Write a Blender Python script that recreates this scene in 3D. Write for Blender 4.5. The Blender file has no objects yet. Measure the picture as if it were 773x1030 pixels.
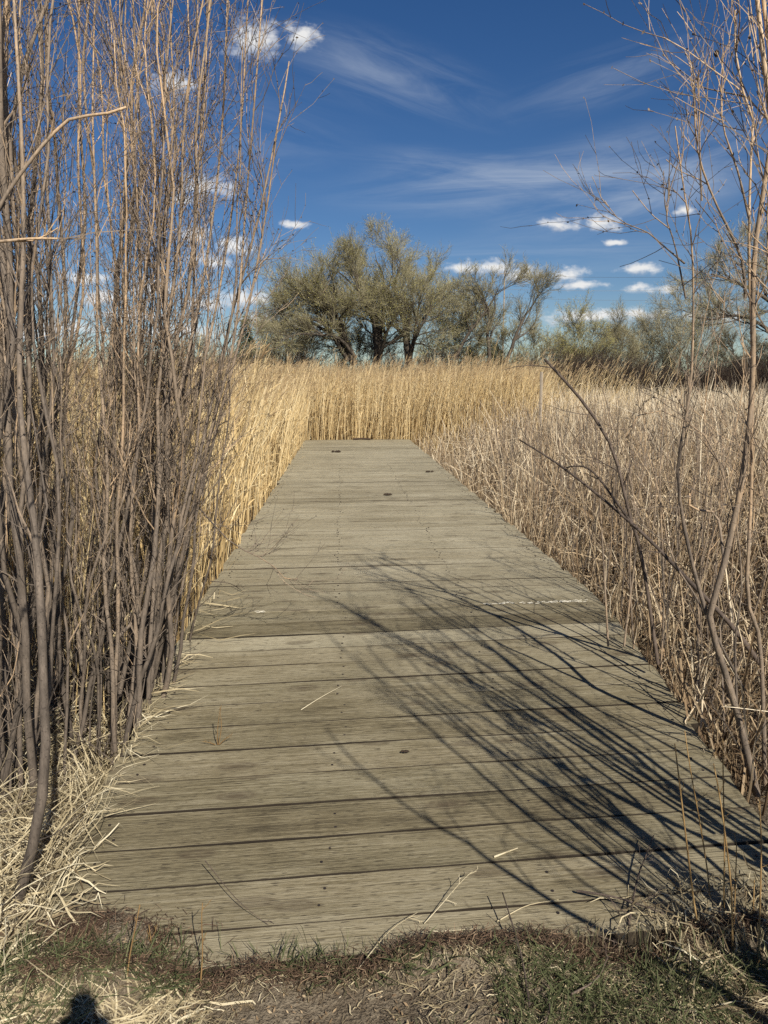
import bpy, math
import numpy as np
from mathutils import Vector

R = np.random.default_rng(11)
scene = bpy.context.scene
COL = scene.collection
PI = math.pi

# ------------------------------------------------------------------ camera model (used to measure real positions)
F_PX = 773.0; PITCH = math.radians(9.47); CH = 1.6
cP, sP = math.cos(PITCH), math.sin(PITCH)
def ray(px, py):
    a = (px-386.5)/F_PX; b = -(py-515)/F_PX
    return np.array([a, cP+b*sP, -sP+b*cP])
def at(px, py, z):                        # the point of the scene at height z
    d = ray(px, py); t = (z-CH)/d[2]
    return np.array([0, 0, CH]) + d*t
def dp(px, py, Y):                        # the point of the scene at distance Y
    d = ray(px, py)
    return np.array([0, 0, CH]) + d*(Y/d[1])

# ------------------------------------------------------------------ mesh helpers
class Geo:
    """collects quads with a tint and a material slot per vertex/face"""
    def __init__(s): s.v = []; s.f = []; s.t = []; s.m = []; s.u = []; s.n = 0
    def add(s, v, f, tint, mat=0, u=None):
        v = np.asarray(v, float).reshape(-1, 3); f = np.asarray(f, np.int64).reshape(-1, 4)
        s.v.append(v); s.f.append(f+s.n); s.n += len(v)
        s.t.append(np.broadcast_to(np.asarray(tint, float), (len(v),)).copy())
        s.m.append(np.full(len(f), mat, np.int32))
        s.u.append(np.zeros((len(v), 2)) if u is None else np.asarray(u, float).reshape(-1, 2))
    def build(s, name, mats, parent=None, origin=(0, 0, 0), smooth=False, top=False):
        v = np.concatenate(s.v) - np.asarray(origin, float); f = np.concatenate(s.f)
        me = bpy.data.meshes.new(name)
        me.vertices.add(len(v)); me.vertices.foreach_set('co', v.astype(np.float32).ravel())
        me.loops.add(len(f)*4); me.loops.foreach_set('vertex_index', f.astype(np.int32).ravel())
        me.polygons.add(len(f))
        me.polygons.foreach_set('loop_start', np.arange(0, len(f)*4, 4, dtype=np.int32))
        me.polygons.foreach_set('material_index', np.concatenate(s.m))
        me.polygons.foreach_set('use_smooth', np.full(len(f), smooth, bool))
        a = me.attributes.new('tint', 'FLOAT', 'POINT'); a.data.foreach_set('value', np.concatenate(s.t).astype(np.float32))
        a = me.attributes.new('grain', 'FLOAT2', 'POINT'); a.data.foreach_set('vector', np.concatenate(s.u).astype(np.float32).ravel())
        for m in (mats if isinstance(mats, (list, tuple)) else [mats]): me.materials.append(m)
        me.update(calc_edges=True)
        o = bpy.data.objects.new(name, me); COL.objects.link(o)
        if parent is not None: o.parent = parent
        elif any(origin): o.location = origin
        return o

def unit(a): return a/np.maximum(np.linalg.norm(a, axis=-1, keepdims=True), 1e-9)

def tubes(g, P, Rd, sides=5, tint=0.5, mat=0, cap=False):
    """P (N,K,3) centre lines, Rd (N,K) radii"""
    N, K, _ = P.shape
    T = unit(np.gradient(P, axis=1))
    ref = unit(R.normal(size=(N, 1, 3)))
    mt = T.mean(axis=1, keepdims=True)
    ref = unit(ref - (ref*mt).sum(-1, keepdims=True)*unit(mt)/1.0)
    A = unit(np.cross(T, np.broadcast_to(ref, T.shape))); B = np.cross(T, A)
    ang = np.arange(sides)*2*PI/sides
    V = P[:, :, None, :] + Rd[:, :, None, None]*(np.cos(ang)[:, None]*A[:, :, None, :] + np.sin(ang)[:, None]*B[:, :, None, :])
    i = np.arange(N)[:, None, None]*K*sides; k = np.arange(K-1)[None, :, None]*sides; j = np.arange(sides)[None, None, :]
    j2 = (j+1) % sides
    Fq = np.stack(np.broadcast_arrays(i+k+j, i+k+j2, i+k+sides+j2, i+k+sides+j), -1)
    tt = np.broadcast_to(np.asarray(tint, float).reshape(-1, 1, 1) if np.ndim(tint) == 1 else np.asarray(tint, float) if np.ndim(tint) == 0 else np.asarray(tint, float)[:, :, None], (N, K, sides))
    g.add(V, Fq, tt.reshape(-1), mat)
    if cap and sides in (4, 6, 8):
        last = (np.arange(N)*K*sides)[:, None] + (K-1)*sides + np.arange(sides)[None, :]
        fs = [last[:, [0, 1, 2, 3]]]
        if sides >= 6: fs.append(last[:, [0, 3, 4, 5]])
        if sides == 8: fs.append(last[:, [0, 5, 6, 7]])
        g.f.append(np.concatenate(fs) + g.n - len(V.reshape(-1, 3))); g.m.append(np.full(len(fs)*N, mat, np.int32))

def ribbons(g, P, W, side=None, tint=0.5, mat=0, twist=0.0):
    N, K, _ = P.shape
    T = unit(np.gradient(P, axis=1))
    if side is None: side = R.normal(size=(N, 3))
    S = np.broadcast_to(side[:, None, :], T.shape)
    S = unit(S - (S*T).sum(-1, keepdims=True)*T)
    if twist:
        Bn = np.cross(T, S); a = (np.linspace(0, 1, K)[None, :]*R.uniform(-twist, twist, (N, 1)))[..., None]
        S = S*np.cos(a) + Bn*np.sin(a)
    V = np.stack([P - S*W[..., None]*.5, P + S*W[..., None]*.5], 2)
    i = np.arange(N)[:, None]*K*2; k = np.arange(K-1)[None, :]*2
    Fq = np.stack([i+k, i+k+1, i+k+3, i+k+2], -1)
    tt = np.asarray(tint, float)
    tt = np.broadcast_to(tt.reshape(-1, 1, 1) if tt.ndim == 1 else (tt if tt.ndim == 0 else tt[:, :, None]), (N, K, 2))
    g.add(V, Fq, tt.reshape(-1), mat)

def flakes(g, C, size, tint, mat=0, flat=0.0, aspect=1.6):
    N = len(C)
    n = R.normal(size=(N, 3)); n[:, 2] += flat*3; n = unit(n)
    a = unit(np.cross(n, R.normal(size=(N, 3)))); b = np.cross(n, a)
    sa = (size*aspect)[:, None]*a*.5; sb = size[:, None]*b*.5
    V = np.stack([C-sa, C-sb+sa*.1, C+sa, C+sb-sa*.1], 1)
    g.add(V, np.arange(N*4).reshape(N, 4), np.repeat(tint, 4) if np.ndim(tint) else tint, mat)

def spline(pts, K):
    p = np.asarray(pts, float); n = len(p)
    if n == 2: return p[0] + (p[1]-p[0])*np.linspace(0, 1, K)[:, None]
    d = np.concatenate([[0], np.cumsum(np.linalg.norm(np.diff(p, axis=0), axis=1))])
    t = np.linspace(0, d[-1], K)
    q = np.concatenate([[2*p[0]-p[1]], p, [2*p[-1]-p[-2]]])
    out = []
    for s in t:
        i = min(np.searchsorted(d, s, side='right')-1, n-2); u = (s-d[i])/(d[i+1]-d[i])
        a, b, c, e = q[i], q[i+1], q[i+2], q[i+3]
        out.append(.5*(2*b + (c-a)*u + (2*a-5*b+4*c-e)*u*u + (3*b-a-3*c+e)*u**3))
    return np.array(out)

def spawn(P, Rd, m, tr, ang, L, rr, up=0.1, K=5, wob=0.12, tip=0.35, rmin=0.0, shorten=0.4, parents=None):
    """m children per parent line, leaving it at an angle; everything vectorised"""
    N, KP, _ = P.shape
    idx = np.repeat(np.arange(N), m); M = len(idx)
    t = R.uniform(tr[0], tr[1], M)
    x = t*(KP-1); k = np.minimum(x.astype(int), KP-2); u = (x-k)[:, None]
    p = P[idx, k]*(1-u) + P[idx, k+1]*u
    T = unit(P[idx, k+1]-P[idx, k])
    r = Rd[idx, k]*(1-u[:, 0]) + Rd[idx, k+1]*u[:, 0]
    perp = R.normal(size=(M, 3)); perp = unit(perp-(perp*T).sum(-1, keepdims=True)*T)
    a = R.uniform(ang[0], ang[1], M)[:, None]
    d = unit(np.cos(a)*T + np.sin(a)*perp)
    Ls = R.uniform(L[0], L[1], M)*(1-shorten*(t-tr[0])/(tr[1]-tr[0]+1e-6))
    Q = np.empty((M, K, 3)); Q[:, 0] = p
    bend = R.normal(size=(M, 3))*wob
    for j in range(1, K):
        d = unit(d + np.array([0, 0, up]) + bend*.5 + R.normal(size=(M, 3))*wob)
        Q[:, j] = Q[:, j-1] + d*(Ls/(K-1))[:, None]
    r0 = np.maximum(r*R.uniform(rr[0], rr[1], M), rmin)
    rad = r0[:, None]*np.linspace(1, tip, K)[None, :]
    rad = np.maximum(rad, rmin*.6)
    return (Q, rad, idx)

# ------------------------------------------------------------------ scene object helpers
def tag(o, label=None, cat=None, group=None, kind=None):
    if label: o['label'] = label
    if cat: o['category'] = cat
    if group: o['group'] = group
    if kind: o['kind'] = kind
    return o
def thing(name, loc, label, cat, group=None):
    o = bpy.data.objects.new(name, None); COL.objects.link(o); o.location = [float(c) for c in loc]; o.empty_display_size = .2
    return tag(o, label, cat, group)

# ------------------------------------------------------------------ materials
def new_mat(name):
    m = bpy.data.materials.new(name); m.use_nodes = True
    nt = m.node_tree; nt.nodes.clear()
    out = nt.nodes.new('ShaderNodeOutputMaterial')
    b = nt.nodes.new('ShaderNodeBsdfPrincipled'); nt.links.new(b.outputs[0], out.inputs[0])
    return m, nt, b, out
def N(nt, t, **kw):
    n = nt.nodes.new('ShaderNode'+t)
    for k, v in kw.items(): setattr(n, k, v)
    return n
def ramp(nt, stops, src=None, interp='LINEAR'):
    n = nt.nodes.new('ShaderNodeValToRGB'); n.color_ramp.interpolation = interp
    e = n.color_ramp.elements
    while len(e) > 1: e.remove(e[-1])
    for i, (p, c) in enumerate(stops):
        q = e[0] if i == 0 else e.new(p)
        q.position = p; q.color = (*c, 1) if len(c) == 3 else c
    if src is not None: nt.links.new(src, n.inputs[0])
    return n
def mth(nt, op, a, b=None, c=None, clamp=False):
    n = nt.nodes.new('ShaderNodeMath'); n.operation = op; n.use_clamp = clamp
    for i, x in enumerate((a, b, c)):
        if x is None: continue
        if hasattr(x, 'is_linked'): nt.links.new(x, n.inputs[i])
        else: n.inputs[i].default_value = x
    return n.outputs[0]
def mixc(nt, fac, a, b, mode='MIX'):
    n = nt.nodes.new('ShaderNodeMix'); n.data_type = 'RGBA'; n.blend_type = mode
    for i, x in ((0, fac), (6, a), (7, b)):
        if hasattr(x, 'is_linked'): nt.links.new(x, n.inputs[i])
        else: n.inputs[i].default_value = x if i == 0 else (*x, 1)
    return n.outputs[2]
def noise(nt, vec, scale, detail=3, rough=.6, out=0):
    n = nt.nodes.new('ShaderNodeTexNoise'); n.inputs['Scale'].default_value = scale
    n.inputs['Detail'].default_value = detail; n.inputs['Roughness'].default_value = rough
    if vec is not None: nt.links.new(vec, n.inputs['Vector'])
    return n.outputs[out]
def geopos(nt): return nt.nodes.new('ShaderNodeNewGeometry').outputs['Position']
def attr(nt, name):
    n = nt.nodes.new('ShaderNodeAttribute'); n.attribute_name = name; return n
def vmul(nt, v, s):
    n = nt.nodes.new('ShaderNodeVectorMath'); n.operation = 'MULTIPLY'; nt.links.new(v, n.inputs[0]); n.inputs[1].default_value = s
    return n.outputs[0]

def plant_mat(name, stops, nscale=14, namt=.35, rough=.75, transl=0.0, spec=.2, stretch=(1, 1, .25)):
    m, nt, b, out = new_mat(name)
    t = attr(nt, 'tint').outputs['Fac']
    n = noise(nt, vmul(nt, geopos(nt), stretch), nscale, 3)
    f = mth(nt, 'ADD', t, mth(nt, 'MULTIPLY', mth(nt, 'SUBTRACT', n, .5), namt), clamp=True)
    c = ramp(nt, stops, f).outputs[0]
    nt.links.new(c, b.inputs['Base Color']); b.inputs['Roughness'].default_value = rough
    b.inputs['Specular IOR Level'].default_value = spec
    if transl:
        tr = N(nt, 'BsdfTranslucent'); nt.links.new(c, tr.inputs[0])
        mx = N(nt, 'MixShader'); mx.inputs[0].default_value = transl
        nt.links.new(b.outputs[0], mx.inputs[1]); nt.links.new(tr.outputs[0], mx.inputs[2]); nt.links.new(mx.outputs[0], out.inputs[0])
    return m

M_reed = plant_mat('reed_straw', [(0, (.22, .135, .06)), (.3, (.45, .31, .14)), (.6, (.68, .51, .255)), (1, (.82, .68, .42))], transl=.2)
M_plume = plant_mat('reed_plume', [(0, (.26, .17, .09)), (.5, (.46, .34, .19)), (1, (.62, .49, .30))], transl=.25)
M_cat = plant_mat('cattail_straw', [(0, (.075, .046, .027)), (.3, (.235, .162, .093)), (.6, (.49, .375, .235)), (1, (.74, .635, .46))], transl=.12)
M_straw = plant_mat('bleached_grass', [(0, (.16, .12, .07)), (.4, (.40, .33, .20)), (.75, (.60, .51, .33)), (1, (.74, .66, .47))], nscale=40, transl=.2)
M_green = plant_mat('green_grass', [(0, (.04, .046, .02)), (.5, (.085, .098, .042)), (1, (.17, .175, .085))], nscale=40, transl=.25)
M_moss = plant_mat('red_litter', [(0, (.03, .02, .014)), (.5, (.085, .052, .034)), (1, (.22, .15, .095))], nscale=60)
M_weed = plant_mat('weed_stem', [(0, (.12, .07, .03)), (.5, (.27, .17, .07)), (1, (.42, .29, .13))], nscale=50)
def bark_mat(name, stops, nscale=30, bump=.6, rough=.75, stretch=(1, 1, .3), spec=.25):
    m = plant_mat(name, stops, nscale, .55, rough, 0, spec, stretch)
    nt = m.node_tree; b = [n for n in nt.nodes if n.type == 'BSDF_PRINCIPLED'][0]
    nn = noise(nt, vmul(nt, geopos(nt), (1, 1, .22)), nscale*7, 4, .7)
    mm = noise(nt, geopos(nt), nscale*.25, 3, .6)
    sh = mth(nt, 'MULTIPLY', mth(nt, 'ADD', mth(nt, 'MULTIPLY', nn, 1.5), mth(nt, 'MULTIPLY', mm, .9)), 1.0)
    lnk = b.inputs['Base Color'].links[0]; c0 = lnk.from_socket
    sc_ = N(nt, 'VectorMath', operation='SCALE'); nt.links.new(c0, sc_.inputs[0]); nt.links.new(mth(nt, 'SUBTRACT', sh, .2), sc_.inputs['Scale'])
    nt.links.new(sc_.outputs[0], b.inputs['Base Color'])
    # lenticels and small scars: short dark marks across the bark
    v = N(nt, 'TexVoronoi'); v.inputs['Scale'].default_value = 1.0
    nt.links.new(vmul(nt, geopos(nt), (55, 55, 75)), v.inputs['Vector'])
    spot = mth(nt, 'LESS_THAN', v.outputs['Distance'], .2)
    src = b.inputs['Base Color'].links[0].from_socket
    nt.links.new(mixc(nt, mth(nt, 'MULTIPLY', spot, .45), src, (.03, .022, .018)), b.inputs['Base Color'])
    bp = N(nt, 'Bump'); bp.inputs['Strength'].default_value = bump; bp.inputs['Distance'].default_value = .004
    nt.links.new(noise(nt, vmul(nt, geopos(nt), stretch), nscale*3, 4), bp.inputs['Height']); nt.links.new(bp.outputs[0], b.inputs['Normal'])
    return m
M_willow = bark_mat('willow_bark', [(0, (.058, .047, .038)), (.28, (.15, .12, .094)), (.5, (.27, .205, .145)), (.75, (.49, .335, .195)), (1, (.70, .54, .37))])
M_deadwood = bark_mat('dead_wood', [(0, (.04, .03, .025)), (.5, (.12, .09, .07)), (1, (.26, .21, .17))])
M_trunk = bark_mat('tree_bark', [(0, (.035, .028, .022)), (.5, (.09, .072, .054)), (1, (.2, .165, .12))], nscale=4, bump=.6)
M_twig = plant_mat('tree_twigs', [(0, (.11, .095, .062)), (.5, (.26, .23, .14)), (1, (.40, .36, .23))], nscale=.5, namt=.5)
M_bud = plant_mat('spring_buds', [(0, (.17, .16, .05)), (.5, (.36, .33, .10)), (1, (.55, .50, .19))], nscale=.4, namt=.5, transl=.3)
M_dark = plant_mat('dark_thicket', [(0, (.022, .015, .012)), (.5, (.06, .041, .03)), (1, (.13, .09, .063))], nscale=.6, namt=.5)
M_conifer = plant_mat('conifer_needles', [(0, (.012, .02, .012)), (1, (.035, .05, .025))], nscale=2)

def deck_mat():
    m, nt, b, out = new_mat('weathered_planks')
    uv = attr(nt, 'grain').outputs['Vector']; tint = attr(nt, 'tint').outputs['Fac']; pos = geopos(nt)
    g1 = noise(nt, vmul(nt, uv, (2.2, 120, 1)), 1, 5, .75)
    g2 = noise(nt, vmul(nt, uv, (22, 300, 1)), 1, 3, .7)
    blot = noise(nt, vmul(nt, uv, (2.2, 9, 1)), 1, 4, .6)
    big = noise(nt, pos, .9, 3, .55)
    f = mth(nt, 'ADD', mth(nt, 'MULTIPLY', g1, .75), mth(nt, 'MULTIPLY', g2, .45))
    f = mth(nt, 'ADD', f, mth(nt, 'MULTIPLY', mth(nt, 'SUBTRACT', blot, .5), .36)); f = mth(nt, 'SUBTRACT', f, .2)
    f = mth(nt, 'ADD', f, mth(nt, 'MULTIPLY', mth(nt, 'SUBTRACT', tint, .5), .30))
    f = mth(nt, 'ADD', f, mth(nt, 'MULTIPLY', mth(nt, 'SUBTRACT', big, .5), .3), clamp=True)
    c = ramp(nt, [(.16, (.05, .04, .024)), (.31, (.17, .142, .086)), (.43, (.26, .225, .153)), (.57, (.345, .305, .216)), (.8, (.48, .44, .335))], f).outputs[0]
    # olive algae film in broad patches
    al = ramp(nt, [(.45, (0, 0, 0)), (.7, (1, 1, 1))], noise(nt, pos, 1.3, 4, .6)).outputs[0]
    c = mixc(nt, mth(nt, 'MULTIPLY', al, .32), c, (.205, .18, .12))
    # drying cracks along the grain
    cr = noise(nt, vmul(nt, uv, (1.1, 120, 1)), 1, 2, .5)
    cm = ramp(nt, [(.66, (0, 0, 0)), (.70, (1, 1, 1))], cr).outputs[0]
    zone = ramp(nt, [(.5, (0, 0, 0)), (.6, (1, 1, 1))], noise(nt, vmul(nt, uv, (.8, 6, 1)), 1, 2)).outputs[0]
    cm = mth(nt, 'MULTIPLY', cm, zone)
    hue = noise(nt, vmul(nt, uv, (.15, .9, 1)), 3.1, 1)
    c = mixc(nt, .55, c, mixc(nt, hue, (.51, .475, .42), (.44, .465, .44)), 'SOFT_LIGHT')
    c = mixc(nt, mth(nt, 'MULTIPLY', cm, .85), c, (.05, .042, .03))
    # short dark checks
    ck = ramp(nt, [(.63, (0, 0, 0)), (.68, (1, 1, 1))], noise(nt, vmul(nt, uv, (20, 200, 1)), 1, 1, .4)).outputs[0]
    c = mixc(nt, mth(nt, 'MULTIPLY', ck, .8), c, (.05, .04, .026))
    # knots
    vo = N(nt, 'TexVoronoi'); vo.inputs['Scale'].default_value = 1
    nt.links.new(vmul(nt, uv, (2.6, 7.5, 1)), vo.inputs['Vector'])
    kn = ramp(nt, [(.07, (1, 1, 1)), (.13, (.4, .4, .4)), (.17, (.75, .75, .75)), (.24, (0, 0, 0))], vo.outputs['Distance']).outputs[0]
    c = mixc(nt, mth(nt, 'MULTIPLY', kn, .7), c, (.075, .055, .034))
    # splashes of dirt
    sp = ramp(nt, [(.68, (0, 0, 0)), (.74, (1, 1, 1))], noise(nt, pos, 34, 2)).outputs[0]
    c = mixc(nt, mth(nt, 'MULTIPLY', sp, .4), c, (.09, .07, .045))
    nt.links.new(c, b.inputs['Base Color']); b.inputs['Roughness'].default_value = .82; b.inputs['Specular IOR Level'].default_value = .25
    h = mth(nt, 'SUBTRACT', mth(nt, 'ADD', g1, mth(nt, 'MULTIPLY', g2, .6)), mth(nt, 'MULTIPLY', cm, 1.2))
    bp = N(nt, 'Bump'); bp.inputs['Strength'].default_value = .8; bp.inputs['Distance'].default_value = .005
    nt.links.new(h, bp.inputs['Height']); nt.links.new(bp.outputs[0], b.inputs['Normal'])
    return m
M_deck = deck_mat()
M_edge = plant_mat('dirt_and_gap_shade', [(0, (.018, .014, .010)), (1, (.05, .038, .026))], nscale=30, rough=.95)  # dirt colour that also paints in the shade of the board gaps

def simple(name, col, rough=.6, metal=0, namt=.3, ns=20):
    m, nt, b, out = new_mat(name)
    n = noise(nt, geopos(nt), ns, 3)
    c = mixc(nt, n, [x*(1-namt) for x in col], [min(1, x*(1+namt)) for x in col])
    nt.links.new(c, b.inputs['Base Color']); b.inputs['Roughness'].default_value = rough; b.inputs['Metallic'].default_value = metal
    return m
M_nail = simple('rusty_nail', (.05, .04, .035), .6, .5)
M_post = simple('stake_wood', (.33, .27, .2), .8)
M_wire = simple('cable', (.06, .06, .065), .5)
M_pale = simple('pale_splinter', (.62, .58, .48), .8)

def ground_mat():
    m, nt, b, out = new_mat('soil')
    pos = geopos(nt)
    a = noise(nt, pos, 3.0, 5, .65); d = noise(nt, pos, 38, 4, .7); e = noise(nt, pos, 140, 2, .6)
    f = mth(nt, 'ADD', mth(nt, 'MULTIPLY', a, .5), mth(nt, 'ADD', mth(nt, 'MULTIPLY', d, .35), mth(nt, 'MULTIPLY', e, .3)), clamp=True)
    c = ramp(nt, [(.38, (.055, .042, .03)), (.52, (.12, .095, .066)), (.64, (.21, .172, .122)), (.8, (.32, .27, .2))], f).outputs[0]
    nt.links.new(c, b.inputs['Base Color']); b.inputs['Roughness'].default_value = .95; b.inputs['Specular IOR Level'].default_value = .1
    bp = N(nt, 'Bump'); bp.inputs['Strength'].default_value = .9; bp.inputs['Distance'].default_value = .02
    nt.links.new(mth(nt, 'ADD', d, mth(nt, 'MULTIPLY', e, .5)), bp.inputs['Height']); nt.links.new(bp.outputs[0], b.inputs['Normal'])
    return m
M_soil = ground_mat()

# ------------------------------------------------------------------ ground: one sheet to the horizon
def ground_z(x, y):
    x = np.asarray(x, float); y = np.asarray(y, float)
    bank = np.clip((y-2.15)/1.6, 0, 1); bank = bank*bank*(3-2*bank)
    z = -.22*bank + .012*np.sin(x*5.1+y*3.3) + .012*np.sin(x*11-y*7.7) + .006*np.sin(x*23+y*19)
    z = z + .035*np.exp(-((x+.85)**2/.15 + (y-1.98)**2/.03))            # litter mounds against the first board
    lap = y-1.90-.105*x
    z = z + .020*np.exp(-(lap/.06)**2)*(1.1+np.sin(x*6.1+.6)+.7*np.sin(x*15.3)+.4*np.sin(x*31))*(np.abs(x) < 2.2)      # soil and litter lapping over the first board
    far = np.clip((y-55)/60, 0, 1)
    return z + far*.25 + np.where(y < 2.1, .0, 0)
def grid_axis(lo, hi, near, step):
    a = [0.0]; s = step
    while a[-1] < hi:
        a.append(a[-1]+s)
        if a[-1] > near: s *= 1.22
    b = [0.0]; s = step
    while b[-1] > lo:
        b.append(b[-1]-s)
        if b[-1] < -near: s *= 1.22
    return np.array(sorted(set(a+b)))
gx = grid_axis(-2500, 2500, 3.2, .05); gy = grid_axis(-400, 3000, 5, .035)
X, Y = np.meshgrid(gx, gy); Z = ground_z(X, Y)
nx = len(gx); ny = len(gy)
g = Geo(); i = (np.arange(ny-1)[:, None]*nx + np.arange(nx-1)[None, :])
g.add(np.stack([X, Y, Z], -1), np.stack([i, i+1, i+nx+1, i+nx], -1), .5)
tag(g.build('ground', M_soil, smooth=True), 'bare brown marsh soil under the reeds and the trampled bank', kind='structure')

# ------------------------------------------------------------------ boardwalk
KS = .105                                  # boards lie a little askew to the walk
YJ = 4.45                                  # where the ramp meets the level deck
def deck_z(y):                             # the ramp eases into the level deck
    y = np.asarray(y, float); m = .24/(YJ-2.0)
    return np.where(y < 3.6, .03 + (y-2.0)*m, .27 - m*np.clip(5.3-y, 0, None)**2/3.4)
def left_x(y): return np.where(np.asarray(y) < YJ, -1.03-.041*(np.asarray(y)-2.0), -.89-.054*np.asarray(y))
def right_x(y): return np.where(np.asarray(y) < YJ, 1.325+.016*(np.asarray(y)-2.0), 1.60-.0525*np.asarray(y))
def board(g, y0, w, tint, th=.04, nseg=30, uo=0.0, dark_chamfer=1):
    """a board whose near edge crosses x=0 at y0"""
    ymid = y0 + w/2
    xl = float(left_x(ymid + KS*left_x(ymid))) + R.normal()*.010; xr = float(right_x(ymid + KS*right_x(ymid))) + R.normal()*.012
    u = np.linspace(xl, xr, nseg)
    ch = .0022
    prof = np.array([(0, -th), (0, -ch), (ch, 0), (w*.5, -.0015), (w-ch, 0), (w, -ch), (w, -th)])   # (across, height), slightly cupped
    wob0 = np.convolve(R.normal(size=nseg+4), np.ones(5)/5, 'valid')*.0038
    wob1 = np.convolve(R.normal(size=nseg+4), np.ones(5)/5, 'valid')*.0038
    chip = (R.random(nseg) < .05)*R.uniform(.002, .008, nseg)
    lift = R.normal()*.0011; warp = R.normal()*.0013
    pts = np.empty((nseg, len(prof), 3)); uvs = np.empty((nseg, len(prof), 2))
    for j, (a, h) in enumerate(prof):
        e = wob0 + chip if j <= 2 else (wob1 if j >= 4 else 0)
        yy = y0 + a + KS*u + e
        zz = deck_z(yy) if j in (2, 3, 4) else deck_z(y0 + w/2 + KS*u) 
        zz = deck_z(y0 + a + KS*u)
        pts[:, j, 0] = u - KS*(a-w/2)*0; pts[:, j, 1] = yy
        pts[:, j, 2] = zz + h + lift + warp*np.sin(u*1.7+uo) - (chip*.5 if j == 2 else 0)
        uvs[:, j, 0] = u + uo; uvs[:, j, 1] = a + (-h if j in (0, 6) else 0) + uo*3.1
    m = len(prof); i = np.arange(nseg-1)[:, None]*m + np.arange(m)[None, :]
    j2 = np.arange(nseg-1)[:, None]*m + ((np.arange(m)+1) % m)[None, :]
    g.add(pts, np.stack([i, i+m, j2+m, j2], -1), tint, 0, uvs)
    g.m[-1] = np.tile(np.array([1, dark_chamfer, 0, 0, 0, 1, 0], np.int32), nseg-1)      # sawn edges and sunward chamfer painted dark: gap dirt plus gap shade
    base = g.n - nseg*m
    for e0 in (0, (nseg-1)*m):
        o = base + e0
        fs = np.array([[o, o+1, o+5, o+6], [o+1, o+2, o+4, o+5], [o+2, o+3, o+4, o+4]])[:2]
        g.f.append(fs); g.m.append(np.zeros(2, np.int32))
    return xl, xr

walk = thing('boardwalk', (0, 2, 0), 'weathered grey-green plank boardwalk leading straight into the reeds', 'boardwalk')
WO = (0, 2, 0)
nails = []
g = Geo(); y = 1.925; k = 0
while y < YJ-.03:
    w = .185 + R.normal()*.003
    if y < 1.95: w = .13
    xl, xr = board(g, y, w, np.clip(R.normal(.32, .2), 0, 1), uo=k*1.37)  # ramp boards tinted darker to offset the extra sun on their slope
    for fx in (.045, .36, .66, .955):
        for a in (.28, .72):
            nails.append((xl+(xr-xl)*fx + R.normal()*.012, y + w*a + R.normal()*.008))
    y += w + R.choice([.003, .0036, .0042, .005]); k += 1
y_ramp_end = y
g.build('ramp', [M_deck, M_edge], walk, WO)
g = Geo(); first = True
while y < 18.55:
    wide = y < 5.25
    w = (.185 if wide else .139) + R.normal()*.002
    xl, xr = board(g, y, w, np.clip(R.normal(.86 if wide else .88, .16), 0, 1), nseg=26, uo=50+k*1.37, dark_chamfer=int(R.random() < .3))  # wide boards tinted lighter to even out the brighter sunlit ramp
    for fx in (.03, .34, .66, .965):
        for a in (.28, .72):
            nails.append((xl+(xr-xl)*fx + R.normal()*.012, y + w*a + R.normal()*.008))
    y += w + R.choice([.0005, .0008, .0014, .003]); k += 1
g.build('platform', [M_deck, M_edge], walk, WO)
# stringers under the edges, posts in the mud
g = Geo()
for fx in (.03, .34, .66, .965):
    ys = np.array([2.1, YJ, 8, 12, 18.4]); xs = left_x(ys)*(1-fx) + right_x(ys)*fx
    for (a0, a1) in zip(range(4), range(1, 5)):
        p0 = np.array([xs[a0], ys[a0]]); p1 = np.array([xs[a1], ys[a1]])
        d = (p1-p0)/np.linalg.norm(p1-p0); n = np.array([-d[1], d[0]])*.02
        zt0 = float(deck_z(ys[a0]))-.046; zt1 = float(deck_z(ys[a1]))-.046; hh = .16
        v = [(*(p0-n), zt0), (*(p0+n), zt0), (*(p1+n), zt1), (*(p1-n), zt1), (*(p0-n), zt0-hh), (*(p0+n), zt0-hh), (*(p1+n), zt1-hh), (*(p1-n), zt1-hh)]
        g.add(v, [(0, 1, 2, 3), (4, 7, 6, 5), (0, 4, 5, 1), (3, 2, 6, 7), (0, 3, 7, 4), (1, 5, 6, 2)], .3, 0, np.array([(q[1], q[0]+q[2]) for q in v]))
g.build('stringer', M_deck, walk, WO)
for s in (0, 1):
    for yy in (5.0, 8.0, 11.0, 14.0, 17.5):
        g = Geo(); x = float(left_x(yy))+.05 if s == 0 else float(right_x(yy))-.05
        P = np.array([[[x, yy, -.6], [x, yy, .222]]]); tubes(g, P, np.full((1, 2), .05), 8, .3, cap=True)
        g.build('post', M_deck, walk, WO)
nails = [q for q in nails if 2.02 < q[1] + KS*q[0] < 13]
nails.sort(key=lambda q: q[1] + KS*q[0])
def nail_geo(g, x, yy):
    yl = yy + KS*x
    c = np.array([x, yl, float(deck_z(yl))+.0015]); r = R.uniform(.0044, .006)
    a = np.arange(8)*PI/4; ring = c + np.stack([np.cos(a)*r, np.sin(a)*r, np.zeros(8)], 1)
    low = ring - [0, 0, .006]; v = np.concatenate([ring, low]); b_ = np.arange(8); n_ = (b_+1) % 8
    g.add(v, np.concatenate([np.stack([b_+8, n_+8, n_, b_], 1), [[0, 1, 2, 3], [0, 3, 4, 5], [0, 5, 6, 7]]]), .5)
for q in nails[:100]:
    g = Geo(); nail_geo(g, *q); g.build('nail', M_nail, walk, WO)
g = Geo()
for q in nails[100:]: nail_geo(g, *q)
tag(g.build('nail', M_nail, walk, WO), kind='stuff')
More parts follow.
